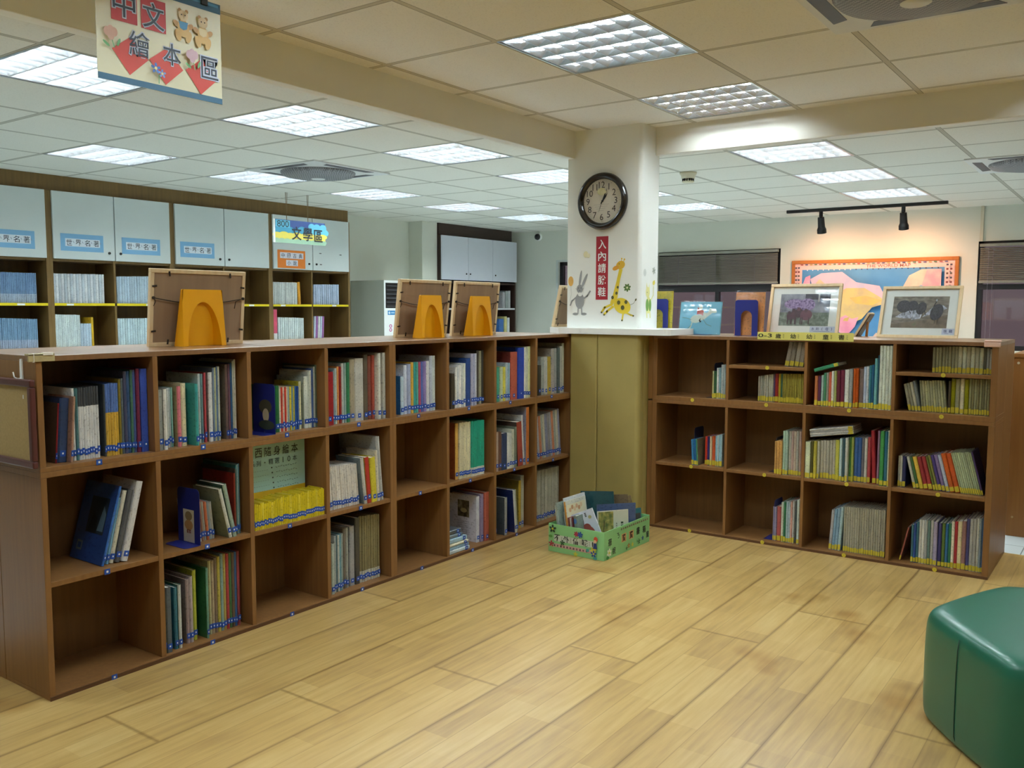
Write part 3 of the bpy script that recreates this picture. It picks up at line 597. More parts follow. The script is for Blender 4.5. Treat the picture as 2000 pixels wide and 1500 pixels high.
# ------------------------------------------------------------------ books
BOOKS = '''
L|t|1|1|1.485|1.491|0.050|0.200|0.201|0.139|8e1f2a/5a4a3c
L|t|1|1|1.490|1.524|0.048|0.215|0.218|0.139|33466f
L|t|1|1|1.513|1.521|0.025|0.220|0.217|0.138|b08a78
L|t|1|2|1.548|1.568|0.050|0.246|0.245|0.000|dfe4e6 4d7f86
L|t|1|8|1.568|1.641|0.050|0.245|0.247|0.000|4a4d52_dadde0_.74
L|t|1|1|1.666|1.673|0.050|0.252|0.253|0.000|3a3f44
L|t|1|5|1.673|1.724|0.050|0.253|0.251|0.000|5f7fc0_d8b24a_.6
L|t|1|1|1.724|1.732|0.050|0.266|0.267|0.000|8d7e32
L|t|1|1|1.732|1.745|0.050|0.267|0.266|0.000|5c6670
L|t|1|2|1.745|1.769|0.050|0.292|0.295|0.000|4a4f6e 3f5e8a
L|t|1|2|1.768|1.788|0.048|0.297|0.297|0.000|4f7f6a 4b5fa0
L|t|1|1|1.784|1.797|0.041|0.298|0.297|0.000|7b2f4f
L|t|1|1|1.792|1.820|0.033|0.298|0.297|0.000|3c56b5
L|t|2|1|1.842|1.864|0.018|0.219|0.219|0.000|8f9490
L|t|2|1|1.858|1.873|0.009|0.222|0.223|0.000|e3e4e0/a9aaa2
L|t|2|3|1.900|1.925|0.050|0.222|0.223|0.000|cfd6d6 b9c6cc 7fb0a8
L|t|2|1|1.935|1.952|0.035|0.226|0.226|0.000|e0808f/b5a57e
L|t|2|1|1.954|1.975|0.038|0.235|0.224|0.000|d7cfae
L|t|2|1|1.992|2.006|0.008|0.232|0.231|0.000|3d9f9f/3f9c98
L|t|2|2|2.036|2.057|0.050|0.265|0.265|0.000|c7d0d0 6f8f95
L|t|2|1|2.060|2.069|0.050|0.268|0.267|0.000|c9505a
L|t|2|1|2.080|2.099|0.050|0.269|0.270|0.000|e2e5e5/a8a8a2
L|t|2|4|2.099|2.132|0.050|0.286|0.290|0.000|7f93ad cfd2a0 5f7fa8 c9cfc0
L|t|2|1|2.160|2.172|0.050|0.295|0.296|0.000|6f5a5a/6a625a
L|t|2|4|2.172|2.208|0.050|0.296|0.316|0.000|6a4a5a 2f5f8f b8bdb0 d5d2c5
L|t|3|1|2.397|2.421|0.050|0.194|0.194|0.000|1f6f3a
L|t|3|1|2.421|2.431|0.050|0.186|0.186|0.000|ece6d3
L|t|3|4|2.431|2.467|0.050|0.186|0.185|0.000|d8503a ecdfce c83f2f dccfb9
L|t|3|4|2.467|2.505|0.050|0.185|0.184|0.000|8fa8a8 e0ca3c 7fa5b8 d0c030
L|t|3|2|2.505|2.525|0.050|0.184|0.185|0.000|2f62b0 234e98
L|t|3|1|2.525|2.539|0.050|0.205|0.205|0.000|d9dab2/c5b93a
L|t|3|1|2.567|2.590|0.050|0.222|0.234|0.000|d3ddd6/a9b5b0
L|t|3|5|2.590|2.640|0.050|0.240|0.275|0.000|c5cfc5 e0e2d5 3f5a90 b5bdb5 51604f
L|t|4|1|2.677|2.729|0.037|0.234|0.228|0.000|a01c26
L|t|4|2|2.744|2.776|0.050|0.241|0.254|0.000|7f97a3 a9b8b8
L|t|4|2|2.776|2.805|0.050|0.254|0.255|0.000|d9955a 9a2f2f
L|t|4|2|2.805|2.836|0.050|0.267|0.270|0.000|c5d0cc 8faaa5
L|t|4|1|2.836|2.857|0.050|0.270|0.272|0.000|2f7a55
L|t|4|1|2.857|2.889|0.050|0.285|0.286|0.000|aaa08a
L|t|4|1|2.889|2.948|0.050|0.287|0.288|0.000|bfc0ba
L|t|4|1|2.948|2.978|0.050|0.300|0.299|0.000|6a6050
L|t|4|1|2.978|3.002|0.050|0.295|0.297|0.000|8a5045
L|t|4|2|2.995|3.027|0.043|0.296|0.297|0.000|b85a4c d0bbaa
L|t|4|2|3.007|3.045|0.023|0.307|0.310|0.000|d9dcd4 bcc0b9
L|t|5|1|3.157|3.180|0.050|0.186|0.186|0.000|b9d2e2/2f72b8
L|t|5|2|3.180|3.231|0.050|0.239|0.248|0.000|cdd7ea aab8dc
L|t|5|1|3.231|3.252|0.050|0.250|0.250|0.000|e0b54a
L|t|5|4|3.252|3.323|0.050|0.250|0.249|0.000|3fa5a5 5fb8a8 b8506a 5a72c0
L|t|5|2|3.321|3.368|0.048|0.250|0.253|0.000|9080bd e4e7ea
L|t|5|2|3.370|3.413|0.050|0.278|0.278|0.000|b9c4d4 d2dfdf
L|t|6|1|3.492|3.521|0.008|0.181|0.179|0.000|4a4238
L|t|6|5|3.549|3.636|0.031|0.212|0.233|0.000|e2e3e0 d2d8db e8e8e5 c8cfcf dde2db
L|t|6|1|3.642|3.683|0.036|0.253|0.253|0.000|2f4f90
L|t|6|3|3.678|3.731|0.032|0.274|0.275|0.000|b9bcd5 a5abca cdd0e0
L|t|6|3|3.754|3.815|0.050|0.287|0.290|0.000|5a564c 95957f 3f3f3a
L|t|7|3|3.911|3.997|0.033|0.192|0.188|0.000|4fac92 bccbaa d2c955
L|t|7|2|4.000|4.044|0.036|0.213|0.209|0.000|b4c9da 92b5cc
L|t|7|1|4.056|4.126|0.040|0.269|0.266|0.000|b85a4c/7a3a34
L|t|7|1|4.115|4.180|0.032|0.293|0.294|0.000|1f45b0
L|t|7|3|4.188|4.257|0.037|0.294|0.297|0.000|eaece2 c9cfbc dfe4ac
L|t|8|1|4.341|4.376|0.050|0.180|0.179|0.000|3a3b3a
L|t|8|2|4.376|4.446|0.050|0.226|0.227|-0.171|a5aeab ccd0cc
L|t|8|1|4.443|4.478|0.047|0.227|0.230|-0.173|bca54a
L|t|8|2|4.472|4.537|0.043|0.273|0.275|-0.157|bbb6b2 a5abae
L|t|8|2|4.529|4.583|0.038|0.275|0.293|-0.160|5f6f6f bec0b6
L|t|8|1|4.588|4.614|0.040|0.302|0.301|0.000|d0d4c0
L|m|1|1|1.622|1.632|0.035|0.279|0.279|0.277|3a74cc/2b4f98
L|m|1|1|1.643|1.657|0.050|0.233|0.238|0.261|74a8cc
L|m|1|1|1.656|1.674|0.049|0.257|0.257|0.240|d8d5c3
L|m|1|1|1.670|1.690|0.042|0.257|0.269|0.256|55595f
L|m|1|1|1.692|1.718|0.029|0.283|0.281|0.247|dcdee2
L|m|2|6|2.022|2.093|0.050|0.157|0.145|-0.082|b9bcb4 9f7562 a8ada8 c8704a 8798a0 b9b9b2
L|m|2|1|2.129|2.145|0.008|0.204|0.203|-0.225|cdd1c8/8a8f6e
L|m|2|1|2.146|2.165|0.008|0.219|0.216|-0.207|95ada0/3f604e
L|m|2|2|2.162|2.176|0.023|0.250|0.282|0.000|8f3026 454038
L|m|2|3|2.186|2.201|0.036|0.276|0.281|0.000|4f9292 a5baba 3f7588
L|m|4|14|2.673|2.863|0.039|0.197|0.188|-0.074|dad8d4
L|m|4|1|2.869|2.890|0.013|0.215|0.213|-0.147|bcbfb9/66757c
L|m|4|1|2.888|2.915|0.011|0.216|0.209|-0.079|b8342c/c0a435
L|m|4|1|2.912|2.948|0.008|0.210|0.210|-0.061|cdc23b
L|m|4|1|2.948|2.966|0.008|0.241|0.241|-0.153|d9d4c4
L|m|4|2|2.972|2.996|0.015|0.304|0.304|-0.113|a5abae ced2d2
L|m|6|1|3.564|3.588|0.043|0.296|0.296|0.000|d2a956/8f4a26
L|m|6|9|3.578|3.677|0.035|0.299|0.295|0.000|d8d3b4
L|m|6|9|3.670|3.784|0.029|0.297|0.295|0.000|1fa88f_d5d8cc_.16
L|m|7|2|3.872|3.923|0.008|0.220|0.212|0.000|bca595 6f5045
L|m|7|1|3.923|3.976|0.008|0.206|0.197|-0.061|34456a
L|m|7|2|3.976|4.026|0.008|0.199|0.197|-0.068|d9dcd9 c5cac5
L|m|7|2|4.026|4.071|0.008|0.217|0.239|-0.102|bbbead 7a8474
L|m|7|1|4.083|4.133|0.008|0.254|0.252|-0.070|9a3e36/4a3c36
L|m|7|1|4.133|4.148|0.008|0.288|0.289|-0.081|ccd0d4
L|m|7|1|4.162|4.191|0.008|0.331|0.330|0.000|c5723a/9f9fb5
L|m|8|12|4.324|4.602|0.050|0.253|0.287|-0.104|8f8f98 a8abb8 c5805f a2aba3 cacabc 858caa
L|b|2|1|1.835|1.849|0.021|0.218|0.215|0.000|bcac44
L|b|2|1|1.847|1.871|0.018|0.248|0.243|0.000|55626a
L|b|2|2|1.891|1.920|0.024|0.235|0.254|0.000|2f7288 bcc5c2/1f5a44
L|b|2|2|1.950|1.981|0.040|0.248|0.268|0.000|958488 a89da2
L|b|2|1|1.988|2.005|0.050|0.273|0.272|0.000|a5b03c
L|b|2|1|2.029|2.039|0.026|0.278|0.276|0.000|65988a/2f6540
L|b|2|2|2.057|2.085|0.050|0.294|0.290|0.000|bbbb90 a8987e
L|b|2|2|2.085|2.112|0.050|0.300|0.302|0.000|7a6a5a ccbf5a
L|b|2|7|2.113|2.205|0.050|0.308|0.300|0.000|85a8ad bcac60 b0404c 3f7248 6a584c 3f72b0 984050
L|b|4|2|2.658|2.697|0.031|0.234|0.228|0.000|98a398 abbbb4/35453e
L|b|4|5|2.704|2.757|0.039|0.257|0.261|0.000|b9c4c4 4f727f d2dbd8 72a5b5 95a5a5
L|b|4|2|2.767|2.800|0.050|0.277|0.282|0.000|726b62 929792
L|b|4|1|2.809|2.842|0.050|0.279|0.278|0.000|95989b
L|b|4|1|2.842|2.872|0.050|0.313|0.312|0.000|424240
L|b|4|9|2.872|3.002|0.050|0.314|0.302|-0.073|857e5c_c5c5bb_.17
L|b|6|1|3.777|3.804|0.050|0.255|0.253|0.000|d2d5df/dddded
L|b|6|1|3.798|3.826|0.045|0.261|0.261|0.000|958ab0
L|b|6|1|3.810|3.849|0.033|0.269|0.267|0.000|b56050
L|b|7|1|3.917|3.933|0.050|0.211|0.210|0.000|657068
L|b|7|1|3.968|3.992|0.019|0.214|0.213|0.000|95989a/50565c
L|b|7|1|4.054|4.075|0.008|0.248|0.246|-0.099|ccd0cc/232f66
L|b|7|1|4.091|4.104|0.020|0.243|0.242|-0.095|aeb8a0
L|b|7|1|4.147|4.171|0.050|0.282|0.282|0.000|c5a538/95853a
L|b|7|1|4.171|4.204|0.050|0.305|0.304|0.000|aeae9e/959580
L|b|8|14|4.318|4.578|0.050|0.308|0.305|0.000|b2b2a4 a5a597
R|t|1|1|-2.014|-2.001|0.050|0.153|0.155|0.000|cdd098
R|t|1|1|-2.001|-1.987|0.050|0.156|0.157|0.000|3f724a
R|t|1|2|-1.987|-1.961|0.050|0.172|0.176|0.000|e2e8e8 92bccc
R|t|1|2|-1.961|-1.932|0.050|0.191|0.194|0.000|b9c4c4 a5b5b8
R|u|2|4|-1.601|-1.498|0.050|0.134|0.133|0.188|98938a 7f7a70 a8a395 8f8a80
R|t|2|4|-1.744|-1.699|0.050|0.138|0.143|0.000|9f9c95 acaea5 989d92 bcbcb2
R|t|2|3|-1.699|-1.659|0.050|0.148|0.150|0.000|bcbfb4
R|t|2|1|-1.659|-1.650|0.050|0.152|0.155|0.000|65507a
R|t|2|1|-1.650|-1.630|0.050|0.156|0.158|0.000|a02c2e
R|t|2|2|-1.630|-1.608|0.050|0.156|0.157|0.000|d0bf3e 3f7562
R|t|2|12|-1.608|-1.495|0.050|0.157|0.162|0.000|aaa24c
R|t|3|2|-1.425|-1.390|0.011|0.155|0.158|0.000|c57a4e 65325a
R|t|3|1|-1.389|-1.377|0.008|0.160|0.161|0.000|accdc8
R|t|3|2|-1.377|-1.351|0.008|0.175|0.179|0.000|4f9572 a2a89e
R|t|3|3|-1.351|-1.311|0.008|0.182|0.187|0.000|d0664e daddda b0b875
R|t|3|2|-1.311|-1.271|0.008|0.190|0.193|0.000|65243c 752a46
R|t|3|1|-1.271|-1.248|0.008|0.197|0.199|0.000|d5dcdc
R|t|3|1|-1.248|-1.232|0.008|0.201|0.204|0.000|a2a8ad
R|t|3|2|-1.235|-1.207|0.022|0.203|0.204|0.000|d0662a c5581f
R|t|3|1|-1.209|-1.184|0.031|0.202|0.204|0.000|857575
R|t|3|2|-1.183|-1.155|0.026|0.215|0.218|0.000|b9c9e4 d9dee8
R|t|3|2|-1.153|-1.128|0.015|0.222|0.231|0.000|3f8aa0 2f6590
R|t|3|1|-1.126|-1.110|0.008|0.259|0.262|0.000|74b8c0
R|t|3|1|-1.110|-1.103|0.008|0.275|0.278|0.000|22526a
R|t|3|4|-1.103|-1.040|0.008|0.324|0.325|0.000|dbe6de
R|u|4|8|-0.866|-0.753|0.050|0.124|0.132|0.000|98987e
R|u|4|6|-0.753|-0.641|0.050|0.132|0.127|0.000|bcbfad cdd7c8
R|u|4|3|-0.641|-0.605|0.050|0.127|0.123|0.000|65655a a5aeae bbbeb8
R|t|4|4|-0.967|-0.907|0.050|0.136|0.157|-0.209|adad9d 95988a cdd0c0 8795a0
R|t|4|10|-0.907|-0.790|0.050|0.154|0.161|-0.105|a2a88f b8bda2 ccd2ac
R|t|4|1|-0.790|-0.777|0.050|0.160|0.177|0.000|554b42
R|t|4|4|-0.777|-0.698|0.050|0.172|0.170|0.000|95988 adb297 dadaca
R|t|4|8|-0.698|-0.608|0.050|0.173|0.175|0.000|a5aa88 959572
R|m|1|2|-2.109|-2.080|0.008|0.147|0.152|-0.058|3f8ac5 2f72b0
R|m|1|1|-2.080|-2.071|0.008|0.153|0.154|-0.059|4f9572/8a8a74
R|m|1|3|-2.049|-2.005|0.050|0.165|0.171|0.000|d0402f 32327a dfcfac
R|m|1|1|-2.005|-1.986|0.050|0.171|0.174|-0.061|c5582f
R|m|1|4|-1.986|-1.943|0.050|0.174|0.187|0.000|95c8e0 cbe0ea abd5e6 bbdcea
R|m|2|3|-1.630|-1.588|0.012|0.180|0.188|0.000|d2a462
R|m|2|2|-1.591|-1.561|0.022|0.238|0.242|0.000|accdbc a5c2b8
R|m|2|5|-1.564|-1.492|0.033|0.238|0.244|0.000|bcbfb8 bca59f c8bcae
R|m|3|1|-1.462|-1.434|0.008|0.195|0.200|0.000|dbeacb
R|m|3|2|-1.434|-1.403|0.008|0.200|0.200|0.000|55552f bdb64c
R|m|3|1|-1.405|-1.393|0.017|0.199|0.203|0.000|cbd0c6
R|m|3|5|-1.399|-1.316|0.039|0.202|0.211|0.000|b8b8ad
R|m|3|1|-1.314|-1.293|0.034|0.214|0.217|0.000|cfcf5a
R|m|3|3|-1.287|-1.245|0.016|0.225|0.232|0.000|bbd5dc 2f5562 d5dbd6
R|m|3|2|-1.252|-1.228|0.041|0.231|0.234|0.000|4f8a4c a8b862
R|m|3|2|-1.230|-1.191|0.050|0.232|0.234|0.000|3f72c0 2f65b2
R|m|3|2|-1.191|-1.161|0.050|0.234|0.235|0.000|727280 cbced0
R|m|3|1|-1.161|-1.144|0.050|0.238|0.241|0.000|b84c58
R|m|3|1|-1.128|-1.108|0.047|0.276|0.279|-0.051|b02a3c
R|m|3|1|-1.106|-1.093|0.041|0.278|0.279|0.000|957295
R|m|3|1|-1.089|-1.068|0.022|0.280|0.281|0.000|3f9d58
R|m|3|1|-1.068|-1.051|0.023|0.280|0.282|0.000|1f6280
R|m|3|1|-1.048|-1.040|0.010|0.287|0.289|0.000|d0d4bc
R|m|4|2|-1.006|-0.985|0.050|0.158|0.160|0.000|b8bdb8 cdd0cd
R|m|4|1|-0.985|-0.968|0.050|0.158|0.159|0.000|1f2c66
R|m|4|2|-0.931|-0.901|0.050|0.162|0.162|-0.307|cbcfc6 3f7248
R|m|4|3|-0.901|-0.838|0.050|0.163|0.169|-0.324|dbbb50 952c38 a53842
R|m|4|2|-0.837|-0.813|0.050|0.172|0.181|-0.313|65753c 959550
R|m|4|3|-0.813|-0.762|0.050|0.181|0.185|-0.307|4a3c85 8272a5 bbccea
R|m|4|2|-0.762|-0.714|0.050|0.194|0.201|-0.348|d2652c c55428
R|m|4|9|-0.714|-0.631|0.050|0.202|0.214|-0.363|aebd9d bccdae
R|m|4|2|-0.631|-0.614|0.050|0.212|0.216|-0.333|a2b292 4a3c72
R|b|2|2|-1.642|-1.596|0.050|0.189|0.201|0.000|9898bd b55a5f
R|b|2|3|-1.596|-1.557|0.050|0.218|0.229|0.000|cedbce 2f7552 adccd5
R|b|2|3|-1.557|-1.523|0.050|0.226|0.236|0.000|bbd5e4 daada2 cbcecf
R|b|2|1|-1.511|-1.495|0.050|0.243|0.251|0.000|cbdbdb
R|b|3|4|-1.338|-1.276|0.050|0.214|0.242|0.125|bbbec6 85accb 95bcda abccdb
R|b|3|18|-1.263|-1.054|0.050|0.240|0.247|0.000|aeae9f
R|b|4|1|-0.985|-0.977|0.050|0.179|0.184|0.209|b06a62
R|b|4|3|-0.931|-0.895|0.050|0.193|0.220|0.000|4f8595 2f55a8 3f7285
R|b|4|5|-0.895|-0.828|0.050|0.223|0.226|0.000|cbcecb daddda a5abae 658582 c5c8c5
R|b|4|1|-0.828|-0.809|0.050|0.223|0.229|0.000|ada8cc
R|b|4|2|-0.806|-0.774|0.050|0.217|0.221|0.000|3f3f80 65853e
R|b|4|2|-0.774|-0.747|0.050|0.218|0.228|0.000|2f72b0 2f785a
R|b|4|2|-0.746|-0.717|0.050|0.235|0.239|0.000|e4e4d6 a52538
R|b|4|2|-0.717|-0.677|0.050|0.239|0.250|0.000|ded5ac 957272
R|b|4|3|-0.678|-0.631|0.050|0.259|0.262|0.000|4a4a80 bbbebc adb0ad
R|b|4|3|-0.631|-0.597|0.050|0.265|0.267|0.000|cbcec6 8295a0 2f5580
W|u|1|20|3.030|3.286|0.020|0.216|0.217|0.000|7a9ac0_b5c5d8_.3
W|l|1|20|3.015|3.283|0.020|0.224|0.215|0.000|82a5c5_aebdd5_.3
W|u|2|18|3.403|3.807|0.020|0.218|0.224|0.000|c5d0da dadfe4
W|l|2|14|3.404|3.603|0.020|0.248|0.243|0.000|d8e4e6
W|l|2|4|3.603|3.690|0.020|0.178|0.177|-0.070|bccfe0
W|l|2|1|3.692|3.711|0.020|0.225|0.225|-0.126|e2b832
W|u|3|14|3.909|4.211|0.020|0.211|0.220|0.000|bcd0e0
W|l|3|14|3.905|4.199|0.020|0.213|0.214|0.000|c5dae2
W|u|7|14|5.438|5.738|0.020|0.206|0.207|0.000|ccd3d2
W|u|7|1|5.748|5.782|0.020|0.212|0.212|-0.071|e2a02c
W|u|8|12|5.940|6.273|0.020|0.195|0.200|0.000|b0c0d8
W|l|7|1|5.444|5.493|0.020|0.285|0.285|0.000|d0506e_e2e2e2_.22
W|l|7|13|5.500|5.812|0.020|0.212|0.204|0.000|ccd7d7
W|l|8|5|5.932|6.064|0.020|0.218|0.217|0.057|bcc8d8 a26aa8 dadada
'''
def srgb_name(h):
    r, g, b = [int(h[i:i+2], 16)/255 for i in (0, 2, 4)]
    mx, mn = max(r, g, b), min(r, g, b); d = mx-mn; sat = d/mx if mx else 0
    if sat < .13: return 'white' if mx > .82 else 'pale grey' if mx > .68 else 'grey' if mx > .42 else 'black'
    if d == 0: hue = 0
    elif mx == r: hue = 60*(((g-b)/d) % 6)
    elif mx == g: hue = 60*((b-r)/d+2)
    else: hue = 60*((r-g)/d+4)
    if sat < .28:
        base = 'beige' if 15 <= hue < 70 else 'sage' if hue < 165 and hue >= 70 else 'bluish grey' if 165 <= hue < 260 else 'mauve'
        return ('cream' if base == 'beige' and mx > .8 else 'pale blue' if base == 'bluish grey' and mx > .75 else 'dark '+base if mx < .45 else base)
    if hue < 14 or hue >= 340: n = 'red' if mx > .5 else 'maroon'
    elif hue < 40: n = 'orange' if mx > .72 else 'brown'
    elif hue < 68: n = 'yellow' if mx > .7 else 'olive'
    elif hue < 165: n = 'green'
    elif hue < 195: n = 'teal'
    elif hue < 250: n = 'blue'
    elif hue < 290: n = 'purple'
    else: n = 'pink'
    if sat > .7 and mx < .55 and n in ('blue', 'green'): n = 'dark '+n
    if mx > .75 and sat < .4 and n in ('blue', 'green', 'pink', 'purple', 'red'): n = 'pale '+n
    return n
def book_mesh(t, h, d, spine, cover, band, bz, name, parent=None):
    """cover wrapped round three sides, with its page block as a child"""
    b = min(.0022, t*.22); c = min(t*.35, .004)
    prof = [(0, d), (0, c), (c, 0), (t-c, 0), (t, c), (t, d), (t-b, d), (t-b, b), (b, b), (b, d)]
    n = len(prof); zs = [0, h] if not band else [0, bz*h, h]
    vs = [(x, y, z) for z in zs for x, y in prof]; fs = []; cols = []
    S = (*lin(spine), 1); V = (*lin(cover), 1)
    for k in range(len(zs)-1):
        for i in range(n):
            fs.append((k*n+i, k*n+(i+1) % n, (k+1)*n+(i+1) % n, (k+1)*n+i))
            col = S if i in (1, 2, 3) else V
            if band and k == 0: col = (*lin(band), 1)
            cols.append(col)
    # end caps as three quads each
    m = (len(zs)-1)*n
    for o, fl in ((0, 1), (m, 0)):
        for q in ((0, 1, 8, 9), (1, 2, 3, 4, 7, 8), (4, 5, 6, 7)):
            f = tuple(o+i for i in q); fs.append(f if fl else f[::-1]); cols.append(V)
    me = bpy.data.meshes.new(name); me.from_pydata(vs, [], fs); me.materials.append(M_BOOK)
    at = me.color_attributes.new('col', 'FLOAT_COLOR', 'CORNER')
    buf = []
    for f, c_ in zip(me.polygons, cols): buf += list(c_)*f.loop_total
    at.data.foreach_set('color', buf); me.update()
    o = bpy.data.objects.new(name, me); COL.objects.link(o)
    if t > .0035:
        p = MB().box(b+.0002, t-b-.0002, b+.0003, d-.004, .003, h-.003, M_PAPER); p.build('page_block', o)
    return o
def spine_label(o, t, h, cs):
    if cs == 'L':
        w = min(t*.9, .018); z = random.uniform(.013, .022); mb = MB().box(t/2-w/2, t/2+w/2, -.0008, .0022, z, z+.02, M_BLUE)
        if w > .005: mb.box(t/2-w*.16, t/2+w*.16, -.0011, -.0006, z+.007, z+.013, M_STW)
    else:
        mb = MB().box(t*.06, t*.94, -.0008, .0022, .004, random.uniform(.024, .033), M_YST)
    mb.build('spine_label', o)
def size_word(h, t):
    return ('tall' if h > .262 else 'short' if h < .19 else '')+(' ' if (h > .262 or h < .19) else '')+('thick' if t > .028 else 'slim' if t < .014 else '')
def read_books():
    comp = {}
    for ln in BOOKS.strip().split('\n'):
        cs, row, col, n, u0, u1, rec, h0, h1, lean, cols = ln.split('|')
        n = int(n); u0, u1, rec, h0, h1, lean = map(float, (u0, u1, rec, h0, h1, lean)); cols = cols.split()
        L = comp.setdefault((cs, row, int(col)), [])
        for k in range(n):
            f = k/n; du = (u1-u0)/n; s = cols[k*len(cols)//n] if n > len(cols) and '_' in cols[0] else cols[k % len(cols)]
            bnd = None; bz = 0
            if '_' in s: s, bnd, bz = s.split('_'); bz = float(bz)
            cov = s
            if '/' in s: s, cov = s.split('/')
            jit = random.uniform(-.05, .05)
            def j(hx, a=jit): return ''.join('%02x' % max(0, min(255, int(int(hx[i:i+2], 16)*(1+a)))) for i in (0, 2, 4))
            L.append(dict(u=u0+du*k, t=max(.0026, du*math.cos(lean)*.94), h=h0+(h1-h0)*f+random.uniform(-.0015, .0015), a=lean, s=j(s), c=j(cov), b=bnd, bz=bz, r=rec+random.uniform(-.002, .002), n=s))
    return comp
def settle(L, lo, hi):
    """keep neighbours from running through each other"""
    L.sort(key=lambda b: b['u'])
    x = lo+.001
    for b in L:
        b['w'] = b['t']/math.cos(b['a'])
        if b['u'] < x: b['u'] = x
        x = b['u']+b['w']+.0003
    if x > hi-.001:                          # squeeze back inside
        e = hi-.001
        for b in reversed(L):
            if b['u']+b['w'] > e: b['u'] = e-b['w']
            e = b['u']-.0003
    def right_at(b, z): return b['u']+b['w']+min(z, b['h'])*math.tan(b['a'])
    def left_at(b, z): return b['u']+min(z, b['h'])*math.tan(b['a'])
    for _ in range(2):
        for i, b in enumerate(L):
            if b['a'] < 0:
                while b['a'] < -.005:
                    ok = left_at(b, b['h']) > lo+.0005
                    if ok and i:
                        p = L[i-1]; z = min(b['h']*math.cos(b['a']), p['h'])
                        ok = left_at(b, z) >= right_at(p, z)-.0004
                    if ok: break
                    b['a'] += .01
                else: b['a'] = 0
        for i in range(len(L)-1, -1, -1):
            b = L[i]
            if b['a'] > 0:
                while b['a'] > .005:
                    ok = right_at(b, b['h']) < hi-.0005
                    if ok and i < len(L)-1:
                        p = L[i+1]; z = min(b['h'], p['h'])
                        ok = right_at(b, z) <= left_at(p, z)+.0004
                    if ok: break
                    b['a'] -= .01
                else: b['a'] = 0
WCOL = {1: (2.402+.498, 3.354), 2: (3.404, 3.877), 3: (3.893, 4.368), 7: (5.429, 5.897), 8: (5.913, 6.381)}
def art_night(o, d, h):
    m = MB(); a = Art(m, (-.0004, d, 0), (0, -1, 0), (0, 0, 1))
    a.rect(d*.30, d*.82, h*.36, h*.82, flat('22303c')); a.poly([(d*.62, h*.40), (d*.80, h*.40), (d*.80, h*.62), (d*.70, h*.72), (d*.66, h*.58)], flat('5a7890')); a.poly([(d*.34, h*.37), (d*.62, h*.37), (d*.58, h*.55), (d*.44, h*.62)], flat('151c22')); a.rect(d*.14, d*.30, h*.12, h*.24, flat('6f7f84')); a.rect(d*.17, d*.27, h*.145, h*.215, flat('2b4a86'))
    m.build('cover_picture', o)
def art_letter(o, d, h):
    m = MB(); a = Art(m, (-.0004, d, 0), (0, -1, 0), (0, 0, 1))
    a.rect(d*.30, d*.72, h*.52, h*.88, noise_picture('brown_landscape', [(.35, '3a3226'), (.55, '6f6448'), (.7, 'a09a80')], 30)); a.ell(d*.52, h*.66, d*.12, h*.05, flat('b5a880'))
    for k in range(7): a.line([(d*(.24+.02*(k % 3)), h*(.42-.045*k)), (d*(.72+.03*(k % 2)), h*(.42-.045*k))], .0016, flat('8a8ca0'))
    m.build('cover_picture', o)
ART = {('L', 'm', 1, 0): art_night, ('L', 'b', 6, 0): art_letter}
LIMIT = {}
def ordn(k):
    return '%d%s' % (k, 'th' if 10 < k % 100 < 14 else {1: 'st', 2: 'nd', 3: 'rd'}.get(k % 10, 'th'))
